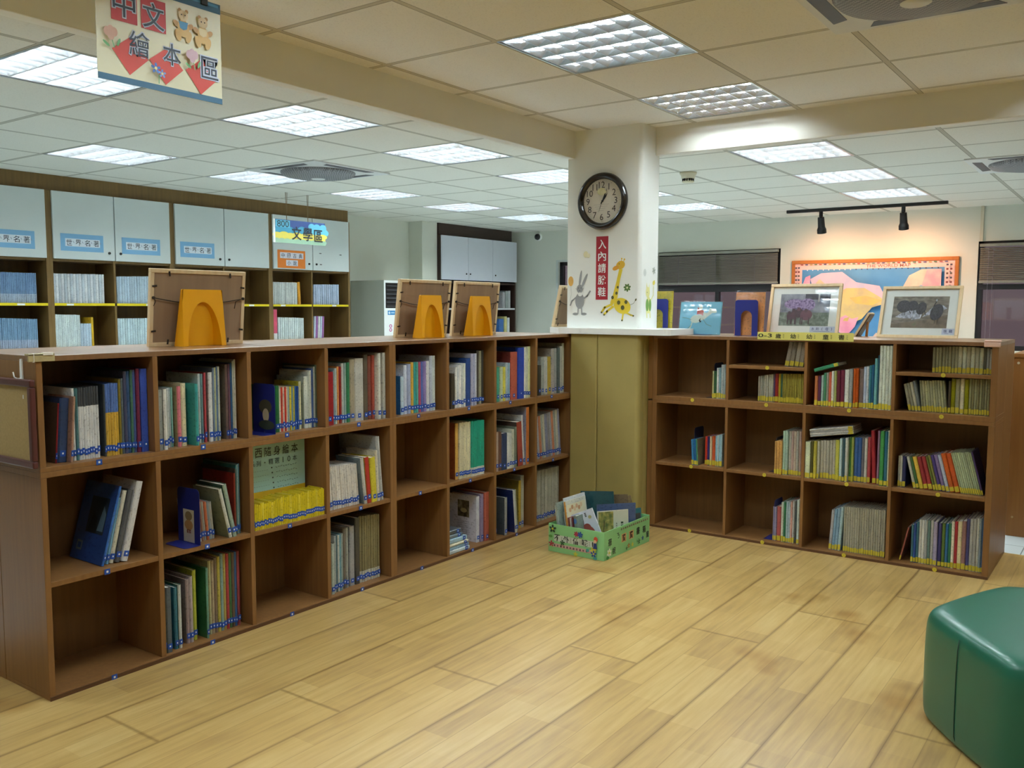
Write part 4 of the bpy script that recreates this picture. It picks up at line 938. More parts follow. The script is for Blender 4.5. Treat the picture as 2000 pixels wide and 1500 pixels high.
def shelve():
    for (cs, row, col), L in read_books().items():
        if cs == 'L':
            a, b = LCOL[col-1], LCOL[col]; lo = a+(.01 if col not in (1, 5) else (.0005 if col == 1 else .024)); hi = b-(.01 if col not in (4, 8) else (.0205 if col == 4 else .0005)); z = {'t': .775, 'm': .394, 'b': .016}[row]; mxd = .262
        elif cs == 'R':
            a, b = RCOL[col-1], RCOL[col]; lo = a+(.008 if col > 1 else .0005); hi = b-(.008 if col < 4 else .0005); z = {'t': .783, 'm': .394, 'b': .016, 'u': .98}[row]; mxd = .262
        else:
            lo, hi = WCOL[col]; z = 1.319 if row == 'u' else .986; mxd = .2
        lo += LIMIT.get((cs, row, col), 0)
        settle(L, lo, hi)
        grp = {'L': 'books in the %s, %s compartment of the long bookcase', 'R': 'books in the %s, %s compartment of the short bookcase'}.get(cs, 'books on the wall cabinet %s, bay %s')
        grp = grp % (ROWN[row], COLN[col-1])
        for k, b in enumerate(L):
            d = min(mxd-b['r'], max(.12, b['h']*random.uniform(.74, .82))) if cs != 'W' else .15
            nm = {'L': 'picture_book', 'R': 'toddler_book', 'W': 'paperback'}[cs]
            o = book_mesh(b['t'], b['h'], d, b['s'], b['c'], b['b'], b['bz'], nm)
            if cs == 'L': o.location = (XL-b['r'], b['u'], z); rz = PI/2
            elif cs == 'R': o.location = (b['u'], YR+b['r'], z); rz = 0
            else: o.location = (XCAB-b['r'], b['u'], z); rz = PI/2
            o.rotation_euler = (0, b['a'], rz)
            if b['a'] > 0: o.location.z += b['t']*math.sin(b['a'])
            if cs != 'W': spine_label(o, b['t'], b['h'], cs)
            if (cs, row, col, k) in ART: ART[(cs, row, col, k)](o, d, b['h'])
            look = ' '.join(w for w in (size_word(b['h'], b['t']) if cs != 'W' else '', 'leaning' if abs(b['a']) > .06 else '', srgb_name(b['n'])) if w).strip()
            if cs == 'L': lab = '%s book, %s from corkboard side, %s, %s compartment, long bookcase' % (look, ordn(k+1), ROWN[row], COLN[col-1])
            elif cs == 'R': lab = '%s book, %s from column side, %s, %s compartment, short bookcase' % (look, ordn(k+1), ROWN[row], COLN[col-1])
            else:
                bay = {1: 'beside the first two-door cupboard bay', 2: 'first bay of second cupboard', 3: 'second bay of second cupboard', 7: 'first bay under the 800 sign', 8: 'second bay under the 800 sign'}[col]
                lab = '%s paperback, %s along the %s, %s' % (look, ordn(k+1), 'upper shelf' if row == 'u' else 'lower shelf', bay)
            tag(o, lab, 'book', grp)
# (called once the wall cabinets stand)
def lying(name, lab, grp, loc, rot, w, l, t, spine, cover, cs):
    """a book lying flat: w along the spine"""
    o = book_mesh(t, w, l, spine, cover, None, 0, name); o.matrix_world = Matrix.Translation(Vector(loc)-rot @ Vector((0, 0, w))) @ rot
    spine_label(o, t, w, cs); return tag(o, lab, 'book', grp)
def flat_rot(tilt, base):
    # thickness points up, the spine runs back along the shelf
    return Matrix.Rotation(base, 4, 'Z') @ Matrix.Rotation(-tilt, 4, 'Y') @ Matrix.Rotation(-PI/2, 4, 'Y')
def lying_books():
    z = .016
    for k, (w, t, s, du, r) in enumerate([(.17, .02, 'c8d8e0', 0, .006), (.165, .018, '8fb4d0', .006, .012), (.165, .012, 'd8d2b8', .0, .008), (.155, .022, '9fc0d2', .01, .02), (.14, .018, '6f7f8c', .0, .03), (.13, .022, '5a6068', .004, .035)]):
        lying('picture_book', ['pale blue book at the bottom of the flat pile, bottom row, sixth compartment', 'blue book second from the bottom of the flat pile, sixth compartment', 'cream book third up in the flat pile, bottom row, sixth compartment', 'light blue book fourth up in the flat pile, bottom row, sixth compartment', 'grey-blue book second from the top of the flat pile, sixth compartment', 'dark grey book on top of the flat pile, bottom row, sixth compartment'][k],
              'flat pile in the bottom row of the long bookcase', (XL-r-.004, 3.468+du, z), flat_rot(0, PI/2), w, .20, t, s, s, 'L')
        z += t+.0006
    # over the standing books of the short bookcase
    lying('toddler_book', 'green book lying askew on top of the top row, third compartment', 'books lying on others in the short bookcase', (-1.432, YR+.03, .958), flat_rot(.30, 0), .13, .16, .019, '3f9a74', '6a6250', 'R')
    z = 0
    for k, s in enumerate(('b9bcbe', 'dadcdc', 'a9aeb4', 'd2d5d4')):
        n = Vector((-math.sin(.16), 0, math.cos(.16)))*(.0105*k)
        lying('toddler_book', ['lowest', 'second', 'third', 'topmost'][k]+' of four pale books lying aslant on the middle row, third compartment', 'books lying on others in the short bookcase', Vector((-1.444, YR+.03, .6105))+n, flat_rot(.16, 0), .225, .17, .010, s, s, 'R')
lying_books()

# ------------------------------------------------------------------ bookends
def arch_plate(w, h, aw, ah, r=.018):
    pts = [(-w/2, 0), (-w/2, h-r)]+[(-w/2+r-r*math.cos(t), h-r+r*math.sin(t)) for t in [PI/2*i/6 for i in range(1, 7)]]+[(w/2-r+r*math.sin(t), h-r+r*math.cos(t)) for t in [PI/2*i/6 for i in range(0, 7)]]+[(w/2, 0), (aw/2, 0), (aw/2, ah-aw/2)]
    pts += [(aw/2*math.cos(t), ah-aw/2+aw/2*math.sin(t)) for t in [PI*i/14 for i in range(1, 14)]]+[(-aw/2, ah-aw/2), (-aw/2, 0)]
    return pts
def metal_bookend(label, loc, rz, w, h, foot, m=M_NAVY, grp='metal bookends', arch=True, card=None):
    """upright plate in the local xz plane, foot running to -y"""
    t = thing('bookend', label, 'bookend', loc, rz, grp)
    T = Matrix.Rotation(PI/2, 4, 'X')
    if arch: MB().prism(arch_plate(w, h, w*.48, h*.72), -.0006, .0006, m, T).build('upright', t)
    else: MB().prism(arch_plate(w, h, w*.02, .03), -.0006, .0006, m, T).build('upright', t)
    r = .012; MB().prism([(-w/2, .0), (w/2, 0), (w/2, -foot+r), (w/2-r, -foot), (-w/2+r, -foot), (-w/2, -foot+r)], .0002, .0014, m).build('foot', t)
    if card:
        a = Art(MB(), (0, -.0008, 0), (1, 0, 0), (0, 0, 1)); card(a); a.mb.build('printed_card', t)
    return t
def card1(a):
    a.rect(-.034, .034, .004, .13, flat('c9c4b4')); a.ell(.0, .105, .022, .018, flat('8a7a5a')); a.ell(0, .07, .026, .02, flat('b58a5a')); a.text('寶寶', 0, .045, .014, flat('8a3a2a'))
def card2(a):
    a.ell(.01, .11, .04, .03, flat('4a4a3c')); a.ell(.012, .075, .02, .028, flat('c2b79a')); a.ell(.016, .035, .05, .02, flat('3f4a3c'))
def shelf_bookend(label, x, y, z, w, h, foot, m, grp, side, card=None, arch=False):
    t = thing('bookend', label, 'bookend', (x, y, z), 0, grp)
    T = Matrix.Rotation(PI/2, 4, 'X') if side == 'y' else Matrix.Rotation(PI/2, 4, 'Z') @ Matrix.Rotation(PI/2, 4, 'X')
    MB().prism(arch_plate(w, h, w*.4 if arch else .004, h*.6 if arch else .01), -.0006, .0006, m, T).build('upright', t)
    r = .012; P = [(-w/2, 0), (w/2, 0), (w/2, -foot+r), (w/2-r, -foot), (-w/2+r, -foot), (-w/2, -foot+r)]
    T2 = Matrix.Identity(4) if side == 'y' else Matrix.Rotation(-PI/2, 4, 'Z')
    MB().prism(P, .0002, .0014, m, T2).build('foot', t)
    if card:
        a = Art(MB(), (0, -.0010, 0), (1, 0, 0), (0, 0, 1)); card(a); a.mb.build('printed_card', t)
    return t
GBE = 'navy metal bookends among the shelved books'
shelf_bookend('navy bookend with pale arched card, middle row, second compartment of long bookcase', -2.945, 1.992, .394, .138, .213, .065, M_NAVY, GBE, 'y', card1)
shelf_bookend('navy bookend with dark picture, top row, third compartment of long bookcase', -2.952, 2.362, .775, .14, .205, .06, M_NAVY, GBE, 'y', card2)
M_NAVYD = mat('dark_navy_metal', '15183a', .4)
for lab, x, z, h, f in (('dark bookend at the end of books, top row, first compartment of short bookcase', -2.001, .783, .20, .05), ('dark bookend behind slim books, middle row, first compartment of short bookcase', -2.1145, .394, .21, .0), ('navy bookend with curved foot, bottom row, second compartment of short bookcase', -1.6335, .016, .225, .06), ('dark bookend behind tan books, middle row, second compartment of short bookcase', -1.6345, .394, .195, .04)):
    t = thing('bookend', lab, 'bookend', (x, YR+.115, z), 0, GBE)
    mm = M_NAVY if 'curved' in lab else M_NAVYD
    T = Matrix.Rotation(PI/2, 4, 'Z') @ Matrix.Rotation(PI/2, 4, 'X')
    MB().prism(arch_plate(.13, h, .004, .01), -.0008, .0008, mm, T).build('upright', t)
    if f: MB().box(-f, 0, -.06, .06, .0002, .0016, mm).build('foot', t, bevel=.0005)
# ------------------------------------------------------------------ wall cabinets
XCAB = -6.62
CABY = [(2.38, 3.378), (3.378, 4.392), (4.392, 5.405), (5.405, 6.405)]
M_YEDGE = mat('yellow_edge_strip', 'e8d21c', .45, var=.03)
M_SIGNB = flat('7fb4dc'); M_SIGNO = flat('e8822c'); M_INK = flat('23283c')
CABLAB = ['tall wall cabinet at the picture edge, blue sign cut off on its door', 'tall wall cabinet with a blue sign on each of its two white doors', 'tall wall cabinet with a blue sign on one of its two white doors', 'tall wall cabinet with an orange sign, behind the hanging 800 sign']
def knob(d, x, z, s):
    MB().cyl((x, -.0, z), (x, -.014, z), .006, M_STEEL, n=10).cyl((x, -.014, z), (x, -.024, z), .011, M_DARK, .009, n=12).build('knob', d)
def wall_cabinets():
    for k, (a, b) in enumerate(CABY):
        W = b-a; D = .278
        t = thing('tall_cabinet', CABLAB[k], 'cabinet', (XCAB, a, 0), PI/2, 'tall wall cabinets with white upper doors')
        for x in (0, W-.0245): MB().box(x, x+.0245, 0, D, 0, 2.145, M_CAB).build('side_panel', t, bevel=.001)
        MB().box(0, W, .02 if k < 9 else 0, D, 2.145, ZO, M_CAB).build('crown_panel', t)
        MB().box(.0245, W-.0245, D-.006, D, .05, 2.145, M_CAB).build('back_panel', t)
        m = W/2; MB().box(m-.008, m+.008, .004, D-.006, .05, 1.645, M_CAB).build('divider', t)
        MB().box(.0245, W-.0245, .01, D-.006, 1.63, 1.648, M_CAB).build('shelf', t)
        for z in (1.319, .986, .653, .32, .05):
            s = MB().box(.0245, W-.0245, .004, D-.006, z-.02, z, M_CAB).build('shelf', t)
            if z > .9:
                e = MB().box(.0245, m-.009, -.0005, .004, z-.02, z-.0005, M_YEDGE).box(m+.009, W-.0245, -.0005, .004, z-.02, z-.0005, M_YEDGE)
                for c in (.53, 1.55): e.box(m/2*c*1.0-.02 if c < 1 else m*c-.02, (m/2*c if c < 1 else m*c)+.035, -.0009, -.0004, z-.018, z-.004, M_STW)
                e.build('yellow_edge', s)
        for i, (x0, x1) in enumerate(((.0255, m-.004), (m+.004, W-.0255))):
            d = MB().box(x0, x1, -.016, .002, 1.648, 2.143, M_DOORP).build('door', t, bevel=.002)
            knob(d, (x1-.045 if i == 0 else x0+.04), 1.706, 1)
            # paper signs taped to the doors
            sx = {(0, 1): 2.935-a, (1, 0): 3.456-a, (1, 1): 3.941-a, (2, 0): 4.459-a}.get((k, i))
            d.location.y = -.0
            if sx is not None:
                mb = MB().box(sx, sx+.333, -.0172, -.0162, 1.708, 1.836, M_SIGNB)
                r = Art(mb, (sx, -.0172, 1.708), (1, 0, 0), (0, 0, 1))
                r.rect(.035, .305, .035, .093, flat('dfe8f2'))
                for q, ch in enumerate('世界名著'): r.text(ch, .065+.07*q, .064, .046, M_INK, w=.043, bold=.004)
                for q in range(4): r.line([(.096+.07*q, .073), (.101+.07*q, .062)], .004, flat('8f98b0'))
                mb.build('blue_sign', d)
            if (k, i) == (3, 0):
                sx = 5.475-a; mb = MB().box(sx, sx+.333, -.0172, -.0162, 1.657, 1.824, M_SIGNO)
                r = Art(mb, (sx, -.0172, 1.657), (1, 0, 0), (0, 0, 1))
                r.rect(.03, .31, .09, .145, flat('e2e0ea')); r.rect(.10, .24, .022, .076, flat('e2e0ea'))
                for q, ch in enumerate('中國古典'): r.text(ch, .064+.07*q, .117, .042, M_INK, w=.040, bold=.006)
                for q, ch in enumerate('小說'): r.text(ch, .135+.07*q, .049, .042, M_INK, w=.040, bold=.006)
                mb.build('orange_sign', d)
            if (k, i) == (3, 1):
                mb = MB(); r = Art(mb, (0, -.0162, 0), (1, 0, 0), (0, 0, 1))
                for x, z in ((.595, 1.813), (.86, 1.811), (.60, 1.706)): r.rect(x-.014, x+.014, z-.004, z+.004, flat('4a4a4a'))
                mb.build('tape_marks', d)
wall_cabinets()
def corner_cabinet():
    Y0, Y1 = 7.865, 9.35; W = Y1-Y0; D = .24; X = -6.655
    t = thing('tall_cabinet', 'dark corner cabinet with three plain white doors beyond the wall pillar', 'cabinet', (X, Y0, 0), PI/2)
    for x in (0, W-.022): MB().box(x, x+.022, 0, D, 0, 2.12, M_CABD).build('side_panel', t)
    MB().box(0, W-.05, .03, D, 2.12, ZO, M_CABD).build('crown_panel', t)
    MB().box(.022, W-.022, D-.008, D, 0, 2.12, M_CABD).build('back_panel', t)
    for z in (1.60, .95, .6, .25): MB().box(.022, W-.022, .004, D-.008, z-.02, z, M_CABD).build('shelf', t)
    MB().box(.022, W-.022, -.002, D-.008, 1.266, 1.286, flat('d9dde2')).build('shelf', t)
    for x in (.49, .98): MB().box(x-.009, x+.009, .004, D-.008, 0, 2.12, M_CABD).build('divider', t)
    for i, (a, b) in enumerate(((0.004, .487), (.492, .973), (.978, W-.002))):
        d = MB().box(a, b, -.018, 0, 1.615, 2.12, mat('lilac_white_door', 'd6dae6', .35, var=.02) if i == 0 else bpy.data.materials['lilac_white_door']).build('door', t, bevel=.002)
        knob(d, {0: b-.035, 1: a+.035, 2: a+.05}[i], 1.69, 1)
    for k, (y, w, h, z, c, lab) in enumerate(((9.10, .05, .20, 1.287, 'b8b8bc', 'pale spine standing on the white shelf of the corner cabinet'), (9.16, .05, .215, 1.287, '9fa8a8', 'grey book next along on the white shelf of the corner cabinet'), (9.22, .045, .22, 1.287, 'c0c4c8', 'light grey book at the end of the white shelf, corner cabinet'),
                                    (9.02, .10, .20, .951, '3f72b8', 'blue book on the lower shelf of the corner cabinet'), (9.14, .05, .23, .951, 'd8cf8a', 'pale yellow book on the lower shelf of the corner cabinet'), (9.20, .05, .215, .951, 'd5dadc', 'white book on the lower shelf of the corner cabinet'))):
        o = book_mesh(w, h, .15, c, c, None, 0, 'paperback'); o.location = (X-.02, y, z); o.rotation_euler = (0, 0, PI/2)
        tag(o, lab, 'book', 'books in the corner cabinet')
corner_cabinet()
shelve()
def floor_ac():
    t = thing('floor_air_conditioner', 'tall white floor-standing air conditioner with a dark front grille against the wall', 'air conditioner', (-6.40, 6.67, 0), PI/2)
    W, D, H = .56, .49, 1.57
    MB().box(0, W, .006, D, 0, H, mat('grey_green_metal', 'a9aea2', .5, var=.03)).build('casing', t, bevel=.006)
    MB().box(.0, W, -.0, .006, 0, 1.285, M_WHITE).box(0, W, 0, .006, 1.545, H, M_WHITE).box(0, .02, 0, .006, 1.285, 1.545, M_WHITE).box(W-.02, W, 0, .006, 1.285, 1.545, M_WHITE).build('front_panel', t)
    g = MB().box(.02, W-.02, .003, .006, 1.285, 1.545, M_BLACK)
    for k in range(6): g.box(.03, W-.03, -.008, .002, 1.30+.042*k, 1.308+.042*k, flat('55565a'))
    g.build('grille', t)
    mb = MB(); a = Art(mb, (0, -.0004, 0), (1, 0, 0), (0, 0, 1))
    a.rect(.05, .16, 1.215, 1.26, flat('2f86c4')); a.ell(.075, 1.237, .014, .014, flat('d5e8f2')); a.rect(.10, .15, 1.23, 1.245, flat('a5d0ea'))
    for z in (1.10, 1.06, .98): a.ell(.09, z, .022, .018, flat('c8609a')); a.ell(.09, z, .011, .009, M_WHITE)
    mb.build('logo', t)
floor_ac()

# ------------------------------------------------------------------ column: ledge, pads, clock, stickers, notice
def pads():
    def pad(a, b, y0, y1, lab, rr):
        pts = [(a, y1)]; r = .03
        pts += [(a+r-r*math.cos(t), y0+r-r*math.sin(t)) for t in [PI/2*i/5 for i in range(6)]] if rr[0] else [(a, y0+.006), (a+.006, y0)]
        pts += [(b-rr[1]+rr[1]*math.sin(t), y0+rr[1]-rr[1]*math.cos(t)) for t in [PI/2*i/8 for i in range(9)]]
        pts += [(b, y1)]
        o = MB().prism(pts, .0, 1.1345, M_PAD, smooth=False).build('column_pad', bevel=.010, seg=3)
        tag(o, lab, 'pad', 'olive vinyl pads round the column foot')
    pad(-2.868, -2.678, 4.603, 4.663, 'narrow olive vinyl pad on the column foot, at the long bookcase', (0, .008))
    pad(-2.676, -2.395, 4.600, 4.663, 'wide olive vinyl pad with round edge on the column foot', (0, .03))
    o = MB().prism([(-2.429, 4.664), (-2.395, 4.664), (-2.395, 4.80), (-2.429, 4.80)], 0, 1.1345, M_PAD).build('column_pad', bevel=.006)
    tag(o, 'thin olive vinyl pad turning the column corner behind the short bookcase', 'pad', 'olive vinyl pads round the column foot')
pads()
def ledge():
    z0, z1 = 1.1375, 1.172; r = .017
    def arm(pts): return pts
    mb = MB()
    mb.prism([(-3.06, 4.664), (-2.965, 4.60), (-2.945, 4.578), (-2.225, 4.578), (-2.205, 4.60), (-2.205, 4.93), (-2.429, 4.93), (-2.429, 4.664), (-2.931, 4.664), (-2.931, 4.93), (-3.06, 4.93)], z0, z1, M_WHITE)
    o = mb.build('column_ledge', bevel=.014, seg=4)
    tag(o, 'round-edged white ledge wrapped round the column above the bookcases', 'ledge')
ledge()
def clock():
    t = thing('wall_clock', 'round black-rimmed clock on the column, hands just past one', 'clock', (-2.682, 4.665, 1.924))
    T = Matrix.Rotation(PI/2, 4, 'X')
    MB().lathe([(.125, 0), (.165, 0), (.168, .012), (.163, .028), (.150, .036), (.138, .032), (.130, .020), (.128, .012)], mat('black_lacquer', '1c1512', .18, var=.1, coat=.4), T, 64).build('rim', t)
    f = MB().lathe([(.130, .010), (.0001, .010)], flat('ded8cc'), T, 48)
    a = Art(f, (0, -.0102, 0), (1, 0, 0), (0, 0, 1))
    for k in range(60):
        an = 2*PI*k/60; r0 = .117; a.line([(r0*math.sin(an), r0*math.cos(an)), ((r0+.004)*math.sin(an), (r0+.004)*math.cos(an))], .0008 if k % 5 else .002, flat('5a4a42'))
    for h in range(1, 13):
        an = 2*PI*h/12; a.text(str(h), .094*math.sin(an), .094*math.cos(an), .037, flat('2a201c'), bold=.0)
    a.ell(-.002, .055, .028, .022, flat('ccc79a')); a.ell(.012, .052, .020, .012, flat('d5cfa8'))
    for k in range(4): a.line([(-.055+.01*k, -.022-.012*k), (.05-.012*k, -.02-.012*k)], .0015, flat('a8a49c'))
    f.build('dial', t)
    for nm, L, w, an in (('minute_hand', .082, .006, math.radians(24)), ('hour_hand', .055, .010, math.radians(37)), ('second_hand', .07, .002, math.radians(200))):
        s, c = math.sin(an), math.cos(an); m = MB(); q = -.014 if nm[0] == 'm' else -.0125 if nm[0] == 'h' else -.0155
        pts = [(-.3*w, -.018), (.3*w, -.018), (.5*w, .02), (.5*w, L*.6), (0, L), (-.5*w, L*.6), (-.5*w, .02)]
        m.prism([(x*c+y*s, -x*s+y*c) for x, y in pts], -q, -q+.001, M_BLACK, T); m.build(nm, t)
    MB().cyl((0, -.010, 0), (0, -.018, 0), .005, M_BLACK).build('hub', t)
clock()
def notice():
    mb = MB().box(-2.730, -2.641, 4.6625, 4.6648, 1.338, 1.722, flat('eef0f0'))
    a = Art(mb, (-2.730, 4.6625, 1.338), (1, 0, 0), (0, 0, 1)); a.rect(.003, .086, .004, .38, flat('a81a2c'))
    for k, ch in enumerate('入內請脫鞋'): a.text(ch, .0445, .333-.0705*k, .056, flat('eef2f2'), w=.054, bold=.012)
    tag(mb.build('notice_plate'), 'red vertical notice plate with white characters on the column under the clock', 'sign')
notice()
def column_stickers():
    Y = 4.6645
    def art(x, z, u=(1, 0, 0), n=0): return Art(MB(), (x, Y, z), u, (0, 0, 1), .00016)
    g = flat('96989a'); g2 = flat('5f6264'); wh = flat('eceeea')
    a = art(-2.84, 1.25)                                # rabbit; origin at its feet
    a.ell(-.030, .006, .020, .008, g); a.ell(.030, .006, .020, .008, g)
    a.line([(-.012, .01), (-.010, .05)], .008, g); a.line([(.016, .01), (.012, .05)], .008, g)
    a.ell(0, .085, .032, .048, g); a.line([(-.028, .105), (-.055, .085), (-.066, .060)], .009, g); a.line([(.028, .10), (.052, .115), (.072, .142)], .010, g)
    a.ell(0, .158, .022, .026, g); a.ell(.004, .222, .008, .048, g, -.16); a.ell(.034, .208, .009, .046, g, -.45)
    a.ell(.003, .125, .015, .012, wh); a.ell(-.008, .163, .0035, .0035, g2); a.ell(.010, .163, .0035, .0035, g2); a.line([(-.030, .160), (-.012, .152)], .0012, g2); a.line([(.012, .152), (.030, .160)], .0012, g2); a.ell(0, .148, .004, .003, g2)
    tag(a.mb.build('wall_sticker'), 'grey rabbit wall sticker with raised arm low on the column', 'sticker', 'animal stickers on the column')
    a = art(-2.905, 1.40); a.ell(0, .055, .019, .030, flat('e0ac55')); a.poly([(-.004, .026), (.004, .026), (0, .031)], flat('e0ac55'))
    a.line([(0, .026), (.006, -.02), (-.005, -.06), (.002, -.092)], .0012, g)
    tag(a.mb.build('wall_sticker'), 'orange balloon wall sticker above the rabbit on the column', 'sticker', 'animal stickers on the column')
    a = art(-2.80, 1.615); a.ell(0, 0, .016, .019, flat('e2dcb4')); a.ell(.018, -.008, .012, .014, flat('e6e0c0'))
    tag(a.mb.build('wall_sticker'), 'faint cream blossom wall sticker beside the red notice plate', 'sticker', 'animal stickers on the column')
    y = flat('e8cf3c'); yo = flat('e0b53a'); sp = flat('5a5a30')     # giraffe
    a = art(-2.565, 1.21)
    a.line([(-.05, .105), (-.10, .085), (-.118, .062)], .013, y); a.line([(-.045, .090), (-.085, .062), (-.10, .048)], .013, y); a.line([(.025, .05), (.02, .015)], .010, y); a.line([(.045, .055), (.075, .042), (.09, .038)], .009, y)
    a.ell(.018, .095, .058, .045, y, -.4); a.poly([(-.055, .09), (-.015, .14), (.0, .24), (.018, .31), (-.004, .315), (-.022, .24), (-.045, .16), (-.062, .115)], y)
    a.ell(.004, .335, .030, .024, yo, .35); a.ell(-.028, .318, .022, .013, flat('dfa03a'), .35); a.line([(.012, .35), (.010, .372)], .004, yo); a.line([(.024, .348), (.028, .368)], .004, yo); a.ell(.012, .372, .005, .005, yo); a.ell(.030, .368, .005, .005, yo)
    for x, z, r in ((-.005, .115, .011), (.022, .085, .012), (.044, .118, .010), (-.02, .17, .008), (-.012, .205, .007), (-.046, .145, .009)): a.ell(x, z, r, r*1.15, sp)
    a.line([(.07, .10), (.095, .11), (.107, .128)], .002, sp); a.ell(.109, .131, .005, .008, sp, -.5); a.ell(-.004, .342, .003, .003, sp)
    for x, z in ((-.120, .056), (-.102, .042), (.020, .010), (.094, .037)): a.ell(x, z, .006, .005, sp)
    tag(a.mb.build('wall_sticker'), 'yellow spotted giraffe wall sticker on the column right of the notice', 'sticker', 'animal stickers on the column')
    a = art(-2.515, 1.412); a.flower(0, 0, .024, flat('5a7a3c'), flat('d8e0b0'), 7)
    tag(a.mb.build('wall_sticker'), 'small green flower wall sticker beside the giraffe neck', 'sticker', 'animal stickers on the column')
    a = Art(MB(), (-2.4295, 4.77, 1.22), (0, 1, 0), (0, 0, 1), .00016); pl = flat('ece8a0'); gr = flat('7fae58')
    a.line([(-.015, .02), (-.02, .055)], .012, pl); a.line([(.025, .02), (.02, .055)], .012, pl); a.ell(0, .09, .034, .05, pl); a.ell(-.01, .165, .026, .032, pl); a.poly([(-.03, .185), (-.012, .18), (-.026, .225)], pl); a.poly([(.0, .185), (.014, .175), (.008, .222)], pl)
    a.ell(-.016, .09, .018, .036, gr); a.ell(.020, .09, .016, .036, gr); a.line([(.03, .12), (.06, .15), (.062, .2)], .007, pl); a.ell(-.02, .165, .003, .003, sp)
    tag(a.mb.build('wall_sticker'), 'pale yellow animal sticker in a green vest on the narrow column side', 'sticker', 'animal stickers on the column')
    a = Art(MB(), (-2.4295, 4.835, 1.43), (0, 1, 0), (0, 0, 1), .00016); a.poly([(0, 0), (.02, .012), (.012, .03), (-.012, .02)], flat('e2d24a')); a.ell(0, .012, .014, .013, flat('e6d860'))
    tag(a.mb.build('wall_sticker'), 'yellow flower sticker held up on the narrow column side', 'sticker', 'animal stickers on the column')
    a = Art(MB(), (-2.4295, 4.72, 1.50), (0, 1, 0), (0, 0, 1), .00016); a.ell(0, 0, .018, .022, flat('d5dad6'))
    tag(a.mb.build('wall_sticker'), 'pale round sticker high on the narrow column side', 'sticker', 'animal stickers on the column')
    a = Art(MB(), (-2.4295, 4.835, 1.515), (0, 1, 0), (0, 0, 1), .00016); a.flower(0, 0, .022, flat('b5bdb4'), flat('8f988c'), 6)
    tag(a.mb.build('wall_sticker'), 'grey-green flower sticker at the back edge of the narrow column side', 'sticker', 'animal stickers on the column')
column_stickers()

# ------------------------------------------------------------------ things on the long bookcase
def photo_frame_back(label, loc, rz, w, h, lean, grp):
    """seen from behind: pine frame, ply back, clips and hanging cord; local x along the width, -y faces the viewer"""
    t = thing('photo_frame', label, 'photo frame', loc, 0, grp, rot=(lean, 0, rz)); f = .016; d = .018
    fr = MB().box(0, w, 0, d, 0, f, M_PINE).box(0, w, 0, d, h-f, h, M_PINE).box(0, f, 0, d, f, h-f, M_PINE).box(w-f, w, 0, d, f, h-f, M_PINE)
    fr.build('frame', t, bevel=.0015)
    MB().box(f, w-f, .005, .008, f, h-f, M_PLY).build('backing_board', t)
    MB().box(f, w-f, .012, .014, f, h-f, M_CLEAR).build('glass', t)
    def clip(x, z, a):
        c, s = math.cos(a), math.sin(a); T = Matrix.Translation((x, -.002, z)) @ Matrix.Rotation(-a, 4, 'Y')
        MB().box(-.010, .010, -.0015, .0015, -.0035, .0035, M_DCORD, T).build('turn_clip', t, bevel=.001)
    for x in (w*.18, w*.82): clip(x, h-.018, PI/2+.15); clip(x, .018, PI/2-.1)
    for z in (h*.78, h*.2): clip(.016, z, .1); clip(w-.016, z, -.1)
    zc = h*.63
    MB().tube([(.012+(w-.024)*k/14, -.004, zc-.022*math.sin(PI*k/14)) for k in range(15)], .0018, M_DCORD, 6).tube([(.014, -.004, zc), (.020, -.005, zc-.014), (.012, -.004, zc-.032)], .0015, M_DCORD, 6).tube([(w-.014, -.004, zc), (w-.05, -.005, zc-.012), (w-.055, -.004, zc-.042)], .0015, M_DCORD, 6).build('hanging_cord', t)
    for x in (.012, w-.012): MB().cyl((x, 0, zc), (x, -.006, zc), .006, M_DCORD, n=10).build('cord_ring', t)
GF = 'pale wooden photo frames seen from behind'
photo_frame_back('wide pale photo frame seen from behind, alone at the corkboard end', (-3.19, 2.003, ZT), PI/2, .445, .307, .10, GF)
photo_frame_back('pale photo frame seen from behind, nearer of the two side by side', (-3.15, 3.362, ZT), PI/2, .408, .303, .13, GF)
photo_frame_back('pale photo frame seen from behind, nearer the column of the pair', (-3.15, 3.815, ZT), PI/2, .408, .303, .11, GF)
photo_frame_back('pale photo frame leaning on the column behind the clock ledge, mostly hidden', (-3.035, 4.672, 1.1725), PI/2, .235, .263, .22, GF)
